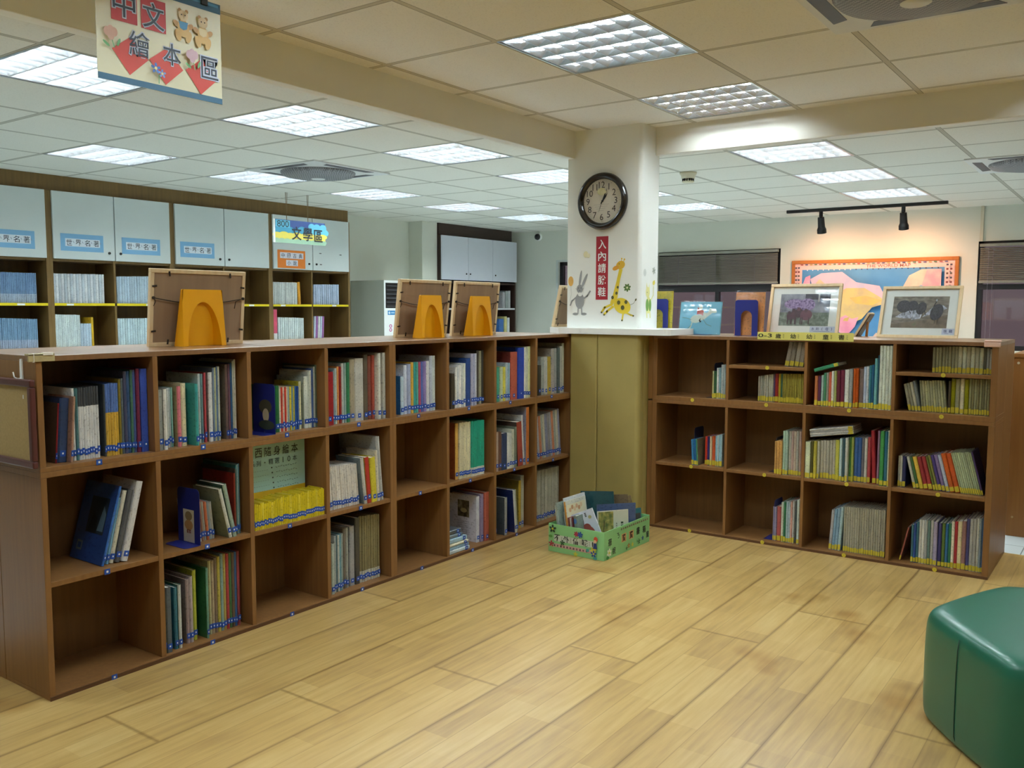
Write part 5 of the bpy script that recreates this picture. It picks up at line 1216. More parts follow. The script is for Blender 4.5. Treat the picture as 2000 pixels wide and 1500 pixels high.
def wedge_bookend(label, loc, rz, w, h, foot):
    """yellow plastic bookend: sloping front with an arched hollow"""
    t = thing('plastic_bookend', label, 'bookend', loc, rz, 'yellow plastic bookends behind the photo frames')
    mb = MB(); y0, y1 = -foot, -.055; wt = w*.46; wb = w*.5; n = 20
    # front face grid with an arch pressed in
    def P(u, v, dent=0):
        hw = wb+(wt-wb)*v; return Vector((u*hw, y0+(y1-y0)*v+dent*(.045-.040*v), h*v))
    ah = .78
    arch = [(-.78, 0)]+[(-.78*math.cos(PI*i/n), ah*math.sin(PI*i/n)**.9) for i in range(1, n)]+[(.78, 0)]
    inner = [(u*.88, v*.955) for u, v in arch]
    outer = [(-1, 0)]+[(-1, min(1, ah*1.39*math.sin(PI*i/n))) if i <= n*.25 else (-math.cos(PI*(i-n*.25)/(n*.5)) if n*.25 < i < n*.75 else 1, 1 if n*.25 < i < n*.75 else min(1, ah*1.39*math.sin(PI*i/n))) for i in range(1, n)]+[(1, 0)]
    vo = [P(u, v) for u, v in outer]; va = [P(u, v) for u, v in arch]; vi = [P(u, v, 1) for u, v in inner]
    m_ = len(vo)
    mb.add(vo+va, [(i, i+1, m_+i+1, m_+i) for i in range(m_-1)], M_YEL)
    mb.add(va+vi, [(i, i+1, m_+i+1, m_+i) for i in range(m_-1)], M_YEL, None, True)
    mb.add(vi, [tuple(range(m_))[::-1]], M_YEL)
    b0, b1, t0, t1 = Vector((-wb, .0, 0)), Vector((wb, .0, 0)), Vector((-wt, -.042, h)), Vector((wt, -.042, h))
    f0, f1, g0, g1 = P(-1, 0), P(1, 0), P(-1, 1), P(1, 1)
    mb.add([b0, b1, t0, t1, f0, f1, g0, g1], [(4, 6, 2, 0), (1, 3, 7, 5), (6, 7, 3, 2), (0, 2, 3, 1)], M_YEL)
    mb.build('wedge_body', t, bevel=.004, seg=3)
wedge_bookend('yellow arched plastic bookend propping the lone wide photo frame', (-3.165, 2.196, ZT+.0005), PI/2, .20, .226, .065)
wedge_bookend('yellow arched plastic bookend propping the nearer of the paired frames', (-3.085, 3.505, ZT+.0005), PI/2, .175, .22, .07)
wedge_bookend('yellow arched plastic bookend propping the frame nearer the column', (-3.10, 3.945, ZT+.0005), PI/2, .18, .22, .07)
def tape_guard():
    mb = MB(); M_T = mat('clear_tape_guard', 'b8aa80', .25, var=.2, scale=80); M_F = mat('white_foam_guard', 'e8e4dc', .6, var=.05)
    mb.box(XL-.002, XL+.006, 1.385, 1.468, 1.118, 1.142, M_T).box(XL-.02, XL+.006, 1.385, 1.468, 1.1375, 1.144, M_T); mb.box(XL-.004, XL+.008, 1.40, 1.402, 1.116, 1.145, M_F).box(XL-.006, XL+.009, 1.43, 1.462, 1.1375, 1.147, M_F)
    o = mb.build('corner_guard', bevel=.003); tag(o, 'yellowed tape corner guard on the top edge above the corkboard', 'corner guard')
    o = MB().box(-.636, -.566, YR-.008, YR+.03, 1.1375, 1.146, M_TAPEP).box(-.636, -.566, YR-.008, YR-.001, 1.114, 1.1375, M_TAPEP).build('corner_guard', bevel=.004, seg=3)
    tag(o, 'pale pink foam corner guard on the short bookcase end', 'corner guard')
tape_guard()
def corkboard():
    t = thing('corkboard', 'small brown-framed corkboard hung on the end of the long bookcase', 'corkboard', (-2.859, 1.398, .777))
    M_FR = mat('maroon_plastic', '5a3230', .3, var=.05); M_CORK = mat('cork', 'a89060', .85, var=.18, scale=120, bump=.1)
    W, H, f = .31, .285, .024
    rr = .016
    fr = MB().box(-W, 0, -.018, 0, 0, f, M_FR).box(-W, 0, -.018, 0, H-f, H, M_FR).box(-f, 0, -.018, 0, f, H-f, M_FR).box(-W, -W+f, -.018, 0, f, H-f, M_FR)
    fr.build('frame', t, bevel=.005, seg=3)
    b = MB().box(-W+f-.004, -f+.004, -.010, -.002, f-.004, H-f+.004, M_CORK); b.build('cork_sheet', t)
    MB().box(-.062, -.059, -.0115, -.010, .222, .234, M_WHITE).build('staple', t)
    h = thing('wall_hook', 'white plastic hook holding up the corkboard', 'hook', (-2.963, 1.4085, 1.06))
    MB().prism([(-.008, -.012), (.008, -.012), (.006, .055), (.003, .064), (-.003, .064), (-.006, .055)], 0, .005, M_WHITE, Matrix.Rotation(PI/2, 4, 'X')).build('back_plate', h, bevel=.001)
    MB().tube([(0, -.004, .0), (-.003, -.016, .001), (-.008, -.022, .006), (-.014, -.022, .022)], .0022, M_WHITE).build('hook_arm', h)
corkboard()
def booklet_case():
    t = thing('display_card', 'pale cyan title card with yellow base standing behind the tiny yellow booklets', 'display card', (-2.998, 2.262, .394), 0)
    M_CY = flat('a9d4d2'); M_Y2 = flat('e0b92c')
    mb = MB().box(-.002, .0, 0, .352, .128, .33, M_CY).box(-.002, 0, 0, .352, .0, .128, M_Y2)
    mb.build('card', t)
    a = Art(MB(), (.0004, 0, 0), (0, 1, 0), (0, 0, 1)); ink = flat('2a3238')
    for k, ch in enumerate('巴西隨身繪本'): a.text(ch, .055+.048*k, .292, .040, ink, w=.036, bold=.008)
    for k, ch in enumerate('系列・精選10本'): a.text(ch, .07+.032*k, .248, .024 if ch != '・' else .006, ink, bold=.0)
    for r in range(5):
        z = .222-.021*r; a.rect(.165, .172, z-.003, z+.003, ink)
        for k in range(9): a.line([(.19+.013*k, z), (.196+.013*k, z+.003*((k*7+r) % 3-1))], .0022, flat('5a6a70'))
        for k in range(8): a.line([(.055+.012*k, z-.006), (.061+.012*k, z-.006)], .0014, flat('7f9496'))
    a.mb.build('lettering', t)
    y = 2.2445; n = 40; du = (2.6265-y)/n
    for k in range(n):
        h = .106+.004*math.sin(k*1.7)+(.008 if k > 12 else 0); lean = 0
        o = book_mesh(du*.93, h, .088, 'dcca22' if k % 5 else 'e6d84a', 'd8c52a', None, 0, 'yellow_booklet'); o.location = (XL-.012, y+du*k, .394); o.rotation_euler = (0, 0, PI/2)
        spine_label(o, du*.93, h, 'L'); tag(o, 'tiny yellow booklet, %s from corkboard side of the row before the cyan card' % ordn(k+1), 'booklet', 'tiny yellow booklets before the cyan title card')
booklet_case()
# ------------------------------------------------------------------ things on the short bookcase
def framed_photo(label, x0, y, w, h, lean, draw, caption):
    t = thing('framed_photograph', label, 'framed photograph', (x0, y, ZT+.0005), 0, 'framed animal photographs on the short bookcase', rot=(-lean, 0, 0))
    f, d = .017, .018
    MB().box(0, w, 0, d, 0, f, M_PINE).box(0, w, 0, d, h-f, h, M_PINE).box(0, f, 0, d, f, h-f, M_PINE).box(w-f, w, 0, d, f, h-f, M_PINE).build('frame', t, bevel=.0015)
    MB().box(f, w-f, .012, .016, f, h-f, flat('f6f8f6')).build('mat_board', t)
    mb = MB(); a = Art(mb, (0, .0118, 0), (1, 0, 0), (0, 0, 1)); draw(a, .062, w-.062, .062, h-.058); mb.build('photo_print', t)
    mb = MB(); a = Art(mb, (0, .0105, 0), (1, 0, 0), (0, 0, 1)); n = len(caption); a.rect(w-.03-.026*n, w-.022, .026, .060, flat('d5dcf0'))
    for k, ch in enumerate(caption): a.text(ch, w-.03-.026*(n-k)+.017, .045, .018, flat('3a4688'), w=.017 if ch not in '()' else .006)
    a.line([(w-.02-.024*n, .031), (w-.05, .031)], .002, flat('7f88b0')); mb.build('caption_label', t)
    MB().box(f, w-f, .006, .0075, f, h-f, M_CLEAR).build('glass', t)
    MB().box(w/2-.03, w/2+.03, d, d+.004, .02, h*.6, M_PLY).build('backing_strut', t)
    return t
def draw_bison(a, x0, x1, z0, z1):
    w, h = x1-x0, z1-z0
    a.rect(x0, x1, z0, z1, noise_picture('mist_grove', [(.3, '5a6270'), (.5, '8f94a4'), (.7, 'b0b2c0')], 22))
    a.rect(x0, x1, z0, z0+h*.42, noise_picture('dim_grass', [(.3, '4f5a52'), (.55, '7c8a80'), (.72, 'a5b0a8')], 45))
    a.rect(x0+w*.5, x1, z1-h*.18, z1, noise_picture('dark_trees', [(.3, '35343c'), (.7, '5f6070')], 60)); a.rect(x1-w*.24, x1-w*.21, z1-h*.25, z1, flat('b5b0b0'))
    lil = noise_picture('lilac_bush', [(.35, '5f4a78'), (.5, '9f88b8'), (.7, 'c5b0d5')], 90)
    a.ell(x0+w*.30, z0+h*.68, w*.22, h*.16, lil); a.ell(x0+w*.55, z0+h*.66, w*.16, h*.20, lil)
    fur = [flat('5a3a48'), flat('48303c'), flat('6f4656')]
    for k, (u, v, rx, rz) in enumerate(((.30, .36, .06, .16), (.40, .40, .09, .15), (.55, .34, .12, .17), (.22, .30, .06, .12))):
        a.ell(x0+w*u, z0+h*v, w*rx, h*rz, fur[k % 3]); 
        for q in (-.6, .5): a.line([(x0+w*(u+rx*q), z0+h*(v-rz*.5)), (x0+w*(u+rx*q), z0+h*.06)], w*.022, fur[1])
        a.ell(x0+w*(u-.01), z0+h*(v+rz*.8), w*.035, h*.06, fur[(k+1) % 3]); a.line([(x0+w*(u-.045), z0+h*(v+rz*1.1)), (x0+w*(u-.03), z0+h*(v+rz*.95)), (x0+w*(u+.02), z0+h*(v+rz*.95)), (x0+w*(u+.035), z0+h*(v+rz*1.1))], w*.008, flat('3a3040'))
def draw_fowl(a, x0, x1, z0, z1):
    w, h = x1-x0, z1-z0
    a.rect(x0, x1, z0, z1, noise_picture('dry_ground', [(.3, '5c5652'), (.5, '857c74'), (.7, 'a09a8c')], 30, stretch=(1, 1, 2.5)))
    a.poly([(x0, z0), (x1, z0), (x1, z0+h*.42), (x0+w*.5, z0+h*.22), (x0, z0+h*.12)], noise_picture('earth_bank', [(.3, '5f5248'), (.6, '87786a'), (.75, '6f7a5c')], 26))
    water = noise_picture('white_water', [(.35, '8f92a4'), (.55, 'ccd0e2'), (.7, 'e5e8f4')], 60)
    for p in (((.06, .34), (.30, .62), (.42, .55), (.36, .30), (.2, .30)), ((.36, .25), (.44, .66), (.56, .5), (.52, .30)), ((.55, .34), (.72, .66), (.9, .72), (.98, .62), (.74, .45)),): a.poly([(x0+w*u, z0+h*v) for u, v in p], water)
    bird = noise_picture('speckled_feathers', [(.4, '2e2e38'), (.6, '4c4c58')], 160); dk = flat('26252d')
    for u, v, rx, rz, hd in ((.20, .68, .13, .20, 0), (.36, .70, .10, .16, 0), (.52, .62, .09, .20, 0), (.80, .50, .11, .26, 1)):
        a.ell(x0+w*u, z0+h*v, w*rx, h*rz, bird, -.25)
        for q in (-.02, .03): a.line([(x0+w*(u+q), z0+h*(v-rz*.7)), (x0+w*(u+q), z0+h*(v-rz*1.45))], w*.008, dk)
        if hd: a.line([(x0+w*(u-.06), z0+h*.68), (x0+w*(u-.02), z0+h*.84)], w*.018, dk); a.ell(x0+w*(u-.02), z0+h*.87, w*.014, h*.04, flat('b5bccc'))
        else: a.line([(x0+w*(u+rx*.7), z0+h*(v-.08)), (x0+w*(u+rx), z0+h*(v-rz*1.1))], w*.014, dk)
framed_photo('framed photograph of a horned herd behind the yellow title strip', -1.815, 5.055, .405, .306, .24, draw_bison, '水羚(母)')
framed_photo('framed photograph of dark birds by water, nearest the bookcase end', -1.230, 5.165, .405, .305, .40, draw_fowl, '珠雞')
def small_easel():
    t = thing('small_photo_frame', 'small brown-backed photo frame with an orange strut, turned edge-on between the photographs', 'photo frame', (-1.365, 5.20, ZT+.0005), 0, rot=(0, .52, 0))
    MB().box(0, .012, 0, .11, 0, .155, M_PINE).build('frame', t, bevel=.001); MB().box(.0122, .016, .006, .104, .006, .149, wood_mat('dark_brown_board', '5a3c22', '74502e')).build('backing_board', t)
    o = MB().prism([(.016, .10), (.020, .105), (.072, -.0), (.064, -.004)], .035, .065, wood_mat('orange_brown_strut', 'a86a22', 'bd7c2c'), Matrix(((1, 0, 0, 0), (0, 0, 1, 0), (0, 1, 0, 0), (0, 0, 0, 1)))); o.build('strut', t)
small_easel()
def sleeve_stand(label, x, y, w, h, lean, col, bw, bh, blu=None):
    """a book in a clear sleeve held by a navy arch bookend in front"""
    o = book_mesh(.010, h, w, col, col, None, 0, 'display_book'); o.matrix_world = Matrix.Translation((x+w, y, ZT+.002)) @ Matrix.Rotation(-lean, 4, 'X') @ Matrix.Rotation(PI/2, 4, 'Z')
    MB().box(-.002, -.0008, -.006, w+.006, 0, h+.012, M_CLEAR).build('clear_sleeve', o)
    tag(o, label, 'book', 'books displayed on top of the short bookcase')
    return o
sleeve_stand('orange book in a clear sleeve standing behind a navy arch bookend', -1.965, 4.945, .172, .248, .10, 'f0a060', 0, 0)
sleeve_stand('yellow book half hidden by the column behind a navy arch bookend', -2.53, 4.955, .165, .258, .06, 'e6d032', 0, 0)
def arch_end(label, x, y, w, h):
    t = thing('bookend', label, 'bookend', (x, y, ZT+.0005), 0, 'navy arch bookends on top of the short bookcase')
    T = Matrix.Rotation(PI/2, 4, 'X')
    MB().prism(arch_plate(w, h, w*.48, h*.70, .016), -.0007, .0007, M_NAVY, T).build('upright', t)
    MB().box(-w/2, w/2, -.018, 0, .0, .0014, M_NAVY).build('foot', t)
arch_end('navy arch bookend in front of the orange book', -1.885, 4.925, .135, .204)
arch_end('navy arch bookend in front of the yellow book beside the column', -2.452, 4.945, .135, .212)
def blue_book():
    o = book_mesh(.008, .195, .262, '7cc4e4', '7cc4e4', None, 0, 'display_book'); o.matrix_world = Matrix.Translation((-2.052, 4.945, ZT+.002)) @ Matrix.Rotation(-.16, 4, 'X') @ Matrix.Rotation(PI/2, 4, 'Z')
    mb = MB(); a = Art(mb, (-.0004, .262, 0), (0, -1, 0), (0, 0, 1)); wh = flat('dfe6dc'); rd = flat('b8442c'); gy = flat('7f9aa0'); bk = flat('22262c')
    a.rect(.002, .258, .003, .192, flat('84cbea'))
    a.ell(.105, .092, .036, .024, wh, .15); a.ell(.145, .108, .030, .022, wh, .5); a.poly([(.155, .115), (.185, .14), (.20, .148), (.215, .145), (.205, .128), (.18, .108), (.165, .095)], wh); a.ell(.208, .142, .026, .012, wh, -.3)
    a.line([(.075, .088), (.05, .096), (.018, .100)], .003, gy); a.line([(.085, .078), (.075, .045), (.062, .02)], .007, wh); a.line([(.075, .05), (.05, .03)], .003, gy); a.line([(.15, .092), (.175, .06), (.205, .05)], .003, gy)
    a.poly([(.108, .118), (.112, .165), (.125, .150), (.152, .142), (.148, .112), (.13, .12)], rd); a.ell(.132, .158, .012, .012, wh); a.poly([(.124, .085), (.136, .098), (.133, .084), (.142, .076), (.132, .070)], bk)
    mb.build('cover_picture', o)
    MB().box(-.0030, -.0022, -.006, .268, 0, .2, M_CLEAR).build('clear_sleeve', o)
    tag(o, 'pale blue picture book with a white horse and red rider, displayed on the bookcase top', 'book', 'books displayed on top of the short bookcase')
    t = thing('bookend', 'navy bookend foot just showing under the pale blue picture book', 'bookend', (-2.17, 4.99, ZT+.0005), 0, 'navy arch bookends on top of the short bookcase')
    T = Matrix.Rotation(PI/2, 4, 'X'); MB().prism(arch_plate(.13, .15, .06, .1, .016), -.0007, .0007, M_NAVY, T).build('upright', t); MB().box(-.065, .065, -.062, 0, 0, .0014, M_NAVY).build('foot', t)
blue_book()
def title_strip():
    t = thing('title_strip', 'yellow paper title strip with black characters on the short bookcase top edge', 'sign', (-1.735, YR-.004, 1.1235))
    MB().add([(0, 0, .002), (.505, -.003, 0), (.505, -.001, .045), (0, 0, .042), (0, .0012, .002), (.505, -.0018, 0), (.505, .0002, .045), (0, .0012, .042)], [(0, 1, 2, 3), (7, 6, 5, 4), (0, 4, 5, 1), (1, 5, 6, 2), (2, 6, 7, 3), (3, 7, 4, 0)], flat('e3dc78')).build('paper', t)
    mb = MB(); a = Art(mb, (0, -.0034, 0), (1, 0, 0), (0, 0, 1)); ink = flat('24241c'); k2 = flat('8a8a4a')
    a.text('0-3', .043, .024, .020, ink, w=.075, bold=.01)
    for ch, x in (('歲', .115), ('幼', .195), ('幼', .28), ('童', .365), ('書', .445)):
        a.text(ch, x, .022, .026, ink, w=.03, bold=.012)
        for q in range(3): a.line([(x+.026, .031-.008*q), (x+.031, .029-.008*q)], .003, k2)
    mb.build('lettering', t)
title_strip()

# ------------------------------------------------------------------ world map on the back wall
def world_map():
    x0, x1, z1, H = -3.140, -1.528, 1.795, .98; W = x1-x0; Y = YW1-.03
    t = thing('world_map', 'large framed world map on the peach-lit back wall', 'map', (x0, Y, z1-H))
    MO = wood_mat('orange_wood_frame', 'a8642c', 'bd7434', rough=.4); f = .035
    MB().box(0, W, 0, .03, 0, f, MO).box(0, W, 0, .03, H-f, H, MO).box(0, f, 0, .03, f, H-f, MO).box(W-f, W, 0, .03, f, H-f, MO).build('frame', t, bevel=.004)
    mb = MB(); mb.box(f, W-f, .012, .03, f, H-f, flat('f0c8c4')); a = Art(mb, (0, .012, 0), (1, 0, 0), (0, 0, 1), .0003)
    bw = .075; a.rect(f+bw, W-f-bw*1.2, f+.05, H-f-.062, noise_picture('map_sea', [(.3, '3f86c4'), (.7, '5a9cd0')], 3))
    a.text('THE WORLD MAP', W*.60, H-f-.038, .030, flat('8a4a42'), w=.42, bold=.004)
    for k in range(24): a.ell(f+.13+k*.055, H-f-.068, .006, .006, flat('28304a') if k > 8 else flat('dfe6f0'), 0, 10)
    for k in range(30): a.rect(f+.06+k*.048, f+.088+k*.048, H-f-.016, H-f-.006, flat(['a5402c', '3a4a7a', 'c89a4a', '4a7a5a'][k % 4]))
    for k in range(20):
        for x in (f+.014, f+.042, W-f-.07, W-f-.036): a.rect(x, x+.02, f+.06+k*.042, f+.078+k*.042, flat(['7a3a3a', '4a4a5a', '5a4a3a'][k % 3]))
    land = lambda n, c, d, s=9: noise_picture(n, [(.35, c), (.62, d)], s)
    lilac = land('land_lilac', 'b0b0cc', 'ccb8cc'); tan = land('land_tan', 'b8ae86', 'cfc080'); pink = land('land_pink', 'd88fae', 'e5a8c0'); rose = land('land_rose', 'e89aa4', 'f0b4b0'); yel = land('land_yellow', 'd6c064', 'c8b070'); buff = land('land_buff', 'c8b0a4', 'd8c4b0')
    a.poly([(W*.13, H*.80), (W*.20, H*.86), (W*.33, H*.87), (W*.42, H*.76), (W*.56, H*.72), (W*.60, H*.60), (W*.45, H*.52), (W*.30, H*.55), (W*.17, H*.60)], lilac)
    a.poly([(W*.14, H*.70), (W*.19, H*.80), (W*.23, H*.74), (W*.20, H*.62)], land('land_cream', 'd8c8a8', 'c5b48f'))
    a.poly([(W*.28, H*.62), (W*.36, H*.70), (W*.47, H*.70), (W*.57, H*.60), (W*.60, H*.54), (W*.52, H*.50), (W*.46, H*.38), (W*.38, H*.32), (W*.31, H*.40)], tan)
    a.poly([(W*.38, H*.60), (W*.48, H*.62), (W*.58, H*.57), (W*.52, H*.52), (W*.42, H*.54)], yel)
    a.poly([(W*.29, H*.36), (W*.36, H*.42), (W*.40, H*.38), (W*.44, H*.40), (W*.42, H*.30), (W*.37, H*.20), (W*.30, H*.26)], pink)
    a.poly([(W*.355, H*.385), (W*.385, H*.40), (W*.375, H*.355), (W*.345, H*.36)], yel)
    a.poly([(W*.05, H*.60), (W*.10, H*.82), (W*.13, H*.84), (W*.13, H*.66), (W*.10, H*.5)], pink)
    a.poly([(W*.67, H*.62), (W*.73, H*.82), (W*.80, H*.88), (W*.90, H*.88), (W*.90, H*.66), (W*.80, H*.58), (W*.72, H*.56)], buff); a.poly([(W*.80, H*.70), (W*.83, H*.88), (W*.91, H*.88), (W*.91, H*.62), (W*.85, H*.62)], rose); a.ell(W*.80, H*.66, W*.03, H*.06, flat('5a9cd0'))
    a.poly([(W*.70, H*.10), (W*.74, H*.30), (W*.80, H*.34), (W*.86, H*.22), (W*.78, H*.08)], yel); a.poly([(W*.50, H*.14), (W*.55, H*.24), (W*.62, H*.22), (W*.63, H*.12), (W*.55, H*.09)], buff)
    mb.build('map_sheet', t)
world_map()

# ------------------------------------------------------------------ green box of books on the floor
def gift_box():
    x0, x1, y0, y1, H, th = -2.556, -2.214, 3.900, 4.396, .150, .004
    t = thing('book_box', 'green cardboard box decorated with flowers on the floor, full of books', 'box', (x0, y0, 0), -.012)
    W, D = x1-x0, y1-y0; MG = mat('green_wrapped_card', '8fcf8f', .45, var=.05, scale=20)
    MB().box(0, W, 0, th, 0, H, MG).box(0, W, D-th, D, 0, H, MG).box(0, th, th, D-th, 0, H, MG).box(W-th, W, th, D-th, 0, H, MG).box(th, W-th, th, D-th, 0, th, MG).build('carton', t, bevel=.0012)
    ink = flat('24242a'); ln = flat('c4d6c0'); pk = flat('d8b0ac'); rd = flat('b02a4a'); bl = flat('2a4fa0'); dg = flat('2f5a3a'); ye = flat('d8d040'); tl = flat('4aa0a0')
    mb = MB(); a = Art(mb, (0, -.0003, 0), (1, 0, 0), (0, 0, 1))
    a.rect(.035, .285, .060, .094, flat('d2ddd0')); a.rect(.03, .265, .028, .046, pk)
    for ch, x in (('不', .055), ('外', .113), ('借', .172), ('哦', .228)):
        a.text(ch, x, .078, .036, ink, w=.036, bold=.014)
        for q in range(3): a.line([(x+.026, .086-.008*q), (x+.030, .084-.008*q)], .002, ink)
    a.text('!', .276, .072, .04, ink, w=.008, bold=.02)
    for k in range(11): a.rect(.036+.02*k, .046+.02*k, .032, .042, flat('8a6a6e') if k % 2 else flat('6a5a60'))
    a.flower(.03, .125, .022, flat('2a3a34'), ye, 5); a.flower(.178, .118, .015, rd, rd, 6); a.flower(.202, .118, .017, bl, bl, 6); a.flower(.024, .045, .017, rd, rd, 5); a.flower(.095, .060, .015, dg, dg, 5)
    a.ell(.02, .085, .012, .007, flat('5a9a4a')); a.flower(.178, .012, .014, ye, ye, 5); a.flower(.285, .052, .018, ye, flat('d8b050'), 6); a.flower(.288, .032, .018, bl, flat('e0b060'), 5); a.ell(.298, .010, .012, .007, tl); a.ell(.252, .046, .010, .009, tl)
    a.ell(.30, .110, .012, .014, flat('c8503a')); a.ell(.296, .098, .009, .009, flat('e2b890')); a.poly([(.285, .06), (.31, .06), (.305, .09), (.29, .09)], flat('2a3a78'))
    mb.build('front_lettering', t)
    mb = MB(); a = Art(mb, (W+.0003, 0, 0), (0, 1, 0), (0, 0, 1))
    for ch, x, z, s in (('華', .06, .085, .042), ('ㄋ', .145, .105, .03), ('寶', .205, .082, .04), ('寶', .285, .082, .04), ('書', .36, .088, .042), ('箱', .43, .083, .04), ('婉', .10, .035, .038), ('童', .47, .048, .036)):
        if ch in '寶': a.rect(x-.025, x+.025, z-.022, z+.022, flat('d8a878'))
        a.text(ch, x, z, s, ink, w=s*.9, bold=.012)
    for k in range(14): a.rect(.17+.022*k, .181+.022*k, .128, .138, flat('9a6a70') if k % 2 else flat('7a6058'))
    a.flower(.045, .035, .024, flat('e0e6d8'), ye, 6); a.ell(.03, .012, .014, .009, flat('3f8a4a')); a.flower(.25, .03, .014, flat('c0603a'), ye, 5); a.flower(.29, .028, .013, ye, ye, 5); a.flower(.36, .03, .016, dg, dg, 5); a.flower(.40, .040, .013, bl, bl, 5); a.flower(.22, .022, .010, dg, dg, 5)
    mb.build('side_lettering', t)
    # the books in it: (x, y) in the box, thickness, height, depth, turn, lean, lean2, colour, cover art
    B = [  # x, y, thick, h, width, rz, lean(y), tilt(x), spine, label
     (.010, .03, .008, .235, .20, 0, -.16, 0, 'c8d4ce', 'worn pale book leaning outward at the near left corner of the green box'),
     (.022, .02, .010, .252, .20, 0, -.15, 0, '9fb0aa', 'grey-green book second along the near side of the green box'),
     (.040, .06, .006, .20, .19, 0, -.15, 0, 'd8dcdc', 'thin white booklet third along in the green box'),
     (.052, .05, .010, .275, .21, 0, -.15, .0, 'd5dee4', 'tall white book rising above its neighbours in the green box'),
     (.074, .02, .012, .265, .205, 0, -.15, 0, 'd9a050', 'orange-spined book with white cover facing out in the green box'),
     (.094, .01, .007, .185, .17, 0, -.14, 0, '8a4a4a', 'short maroon book at the near side of the green box'),
     (.106, .01, .006, .185, .17, 0, -.14, 0, 'd5c8cc', 'short pale pink book beside the maroon ones in the green box'),
     (.117, .01, .008, .19, .17, 0, -.13, 0, '6a3038', 'short dark maroon book, third of the short ones in the green box'),
     (.130, .008, .022, .20, .165, 0, -.13, 0, '7f8f8a', 'thick grey book with a blue round mark on its spine in the green box'),
    ]
    rz0 = -.012
    for k, (x, y, tk, h, w, rz, ln_, tl_, c, lab) in enumerate(B):
        c2 = {4: 'e4e6d8', 3: 'dfe6ea'}.get(k, c)
        o = book_mesh(tk, h, w, c, c2, None, 0, 'picture_book'); o.matrix_world = Matrix.Translation((x0+x+.035, y0+y+.012, .005)) @ Matrix.Rotation(rz0+rz, 4, 'Z') @ Matrix.Rotation(ln_, 4, 'Y')
        if k == 8:
            m = MB(); q = Art(m, (tk/2, -.0004, 0), (1, 0, 0), (0, 0, 1)); q.ell(0, h-.028, .009, .014, flat('4a78c0')); m.build('round_mark', o)
        if k == 4:
            m = MB(); q = Art(m, (tk+.0004, 0, 0), (0, 1, 0), (0, 0, 1)); q.rect(.012, w-.012, h-.10, h-.02, flat('e8e2c0')); q.rect(0, w, h-.112, h-.100, flat('e0b050'))
            for i in range(6): q.ell(.04+.022*i, h-.05+.012*((i*3) % 2), .012, .012, flat(['d8b088', 'c89a70', 'e2c8a0'][i % 3]))
            m.build('cover_picture', o)
        tag(o, lab, 'book', 'books standing in the green box')
    # covers facing the corner of the box
    def facing(lab, px, py, ang, tilt, w, h, tk, col, art=None, lean=.1):
        o = book_mesh(tk, h, w, col, col, None, 0, 'picture_book')
        o.matrix_world = Matrix.Translation((px, py, .006)) @ Matrix.Rotation(ang, 4, 'Z') @ Matrix.Rotation(-lean, 4, 'X') @ Matrix.Rotation(tilt, 4, 'Y') @ Matrix.Translation((w/2, 0, 0)) @ Matrix.Rotation(PI/2, 4, 'Z')
        if art:
            m = MB(); q = Art(m, (-.0005, w, 0), (0, -1, 0), (0, 0, 1)); art(q, w, h); m.build('cover_picture', o)
        return tag(o, lab, 'book', 'books standing in the green box')
    def art_bears(q, w, h):
        q.rect(.002, w-.002, .002, h-.002, flat('d2d8ea')); q.ell(w*.40, h*.70, w*.13, h*.24, flat('82707c'), -.35); q.ell(w*.58, h*.45, w*.24, h*.20, flat('9a4a44')); q.ell(w*.60, h*.60, w*.14, h*.10, flat('9a4a44')); q.ell(w*.82, h*.2, w*.2, h*.14, flat('4a4a80')); q.ell(w*.25, h*.3, w*.14, h*.16, flat('9f8a98'))
        for k in range(3): q.rect(w*.66, w*.72, h*(.92-.035*k), h*(.94-.035*k), flat('3a3a48'))
        q.ell(w*.82, h*.82, w*.06, h*.04, flat('b5b080'))
    def art_green(q, w, h):
        q.rect(.003, w-.003, .003, h-.003, flat('c5cabc')); q.rect(.004, w*.5, .004, h-.004, noise_picture('olive_scene', [(.35, '5a6a3c'), (.55, '8f8a4a'), (.7, 'b0a868')], 40))
        for k in range(5): q.rect(w*.74, w*.82, h*(.66-.075*k), h*(.71-.075*k), flat('3c4238'))
        for k in range(6): q.rect(w*.58, w*.62, h*(.66-.05*k), h*(.69-.05*k), flat('7a7f70'))
        q.line([(w*.18, h*.5), (w*.2, h*.75)], .004, flat('4a3c2a')); q.ell(w*.28, h*.35, .012, .02, flat('b8923c'))
    facing('white book with brown bear shapes tilted cornerwise in the green box', -2.325, 3.985, .10, -.42, .165, .225, .008, 'dfe4f0', art_bears, .02)
    facing('book with olive cover and dark column of characters at the right of the green box', -2.262, 4.085, .95, .0, .18, .215, .010, 'd5d8cc', art_green, .06)
    facing('dark teal book standing behind the orange one in the green box', -2.40, 4.175, .06, -.1, .20, .285, .010, '1f4f58', None, .04)
    facing('blue-edged book behind the olive cover in the green box', -2.285, 4.16, .85, 0, .22, .235, .008, '4a5f8a', None, .05)
    facing('teal book lying back at the far corner of the green box', -2.260, 4.285, 1.15, .0, .15, .185, .012, '2f7a88', None, .08)
    facing('dark grey book at the far right corner of the green box', -2.240, 4.255, 1.2, 0, .14, .165, .008, '4a4a4c', None, .1)
    facing('brown-grey book deep in the middle of the green box, edge up', -2.36, 4.235, .12, -.12, .24, .262, .006, '7a6a52', None, .02)
    facing('book with pale page edges open at the top of the green box back', -2.325, 4.30, .45, -.25, .2, .235, .014, '8a7a5c', None, .05)
gift_box()

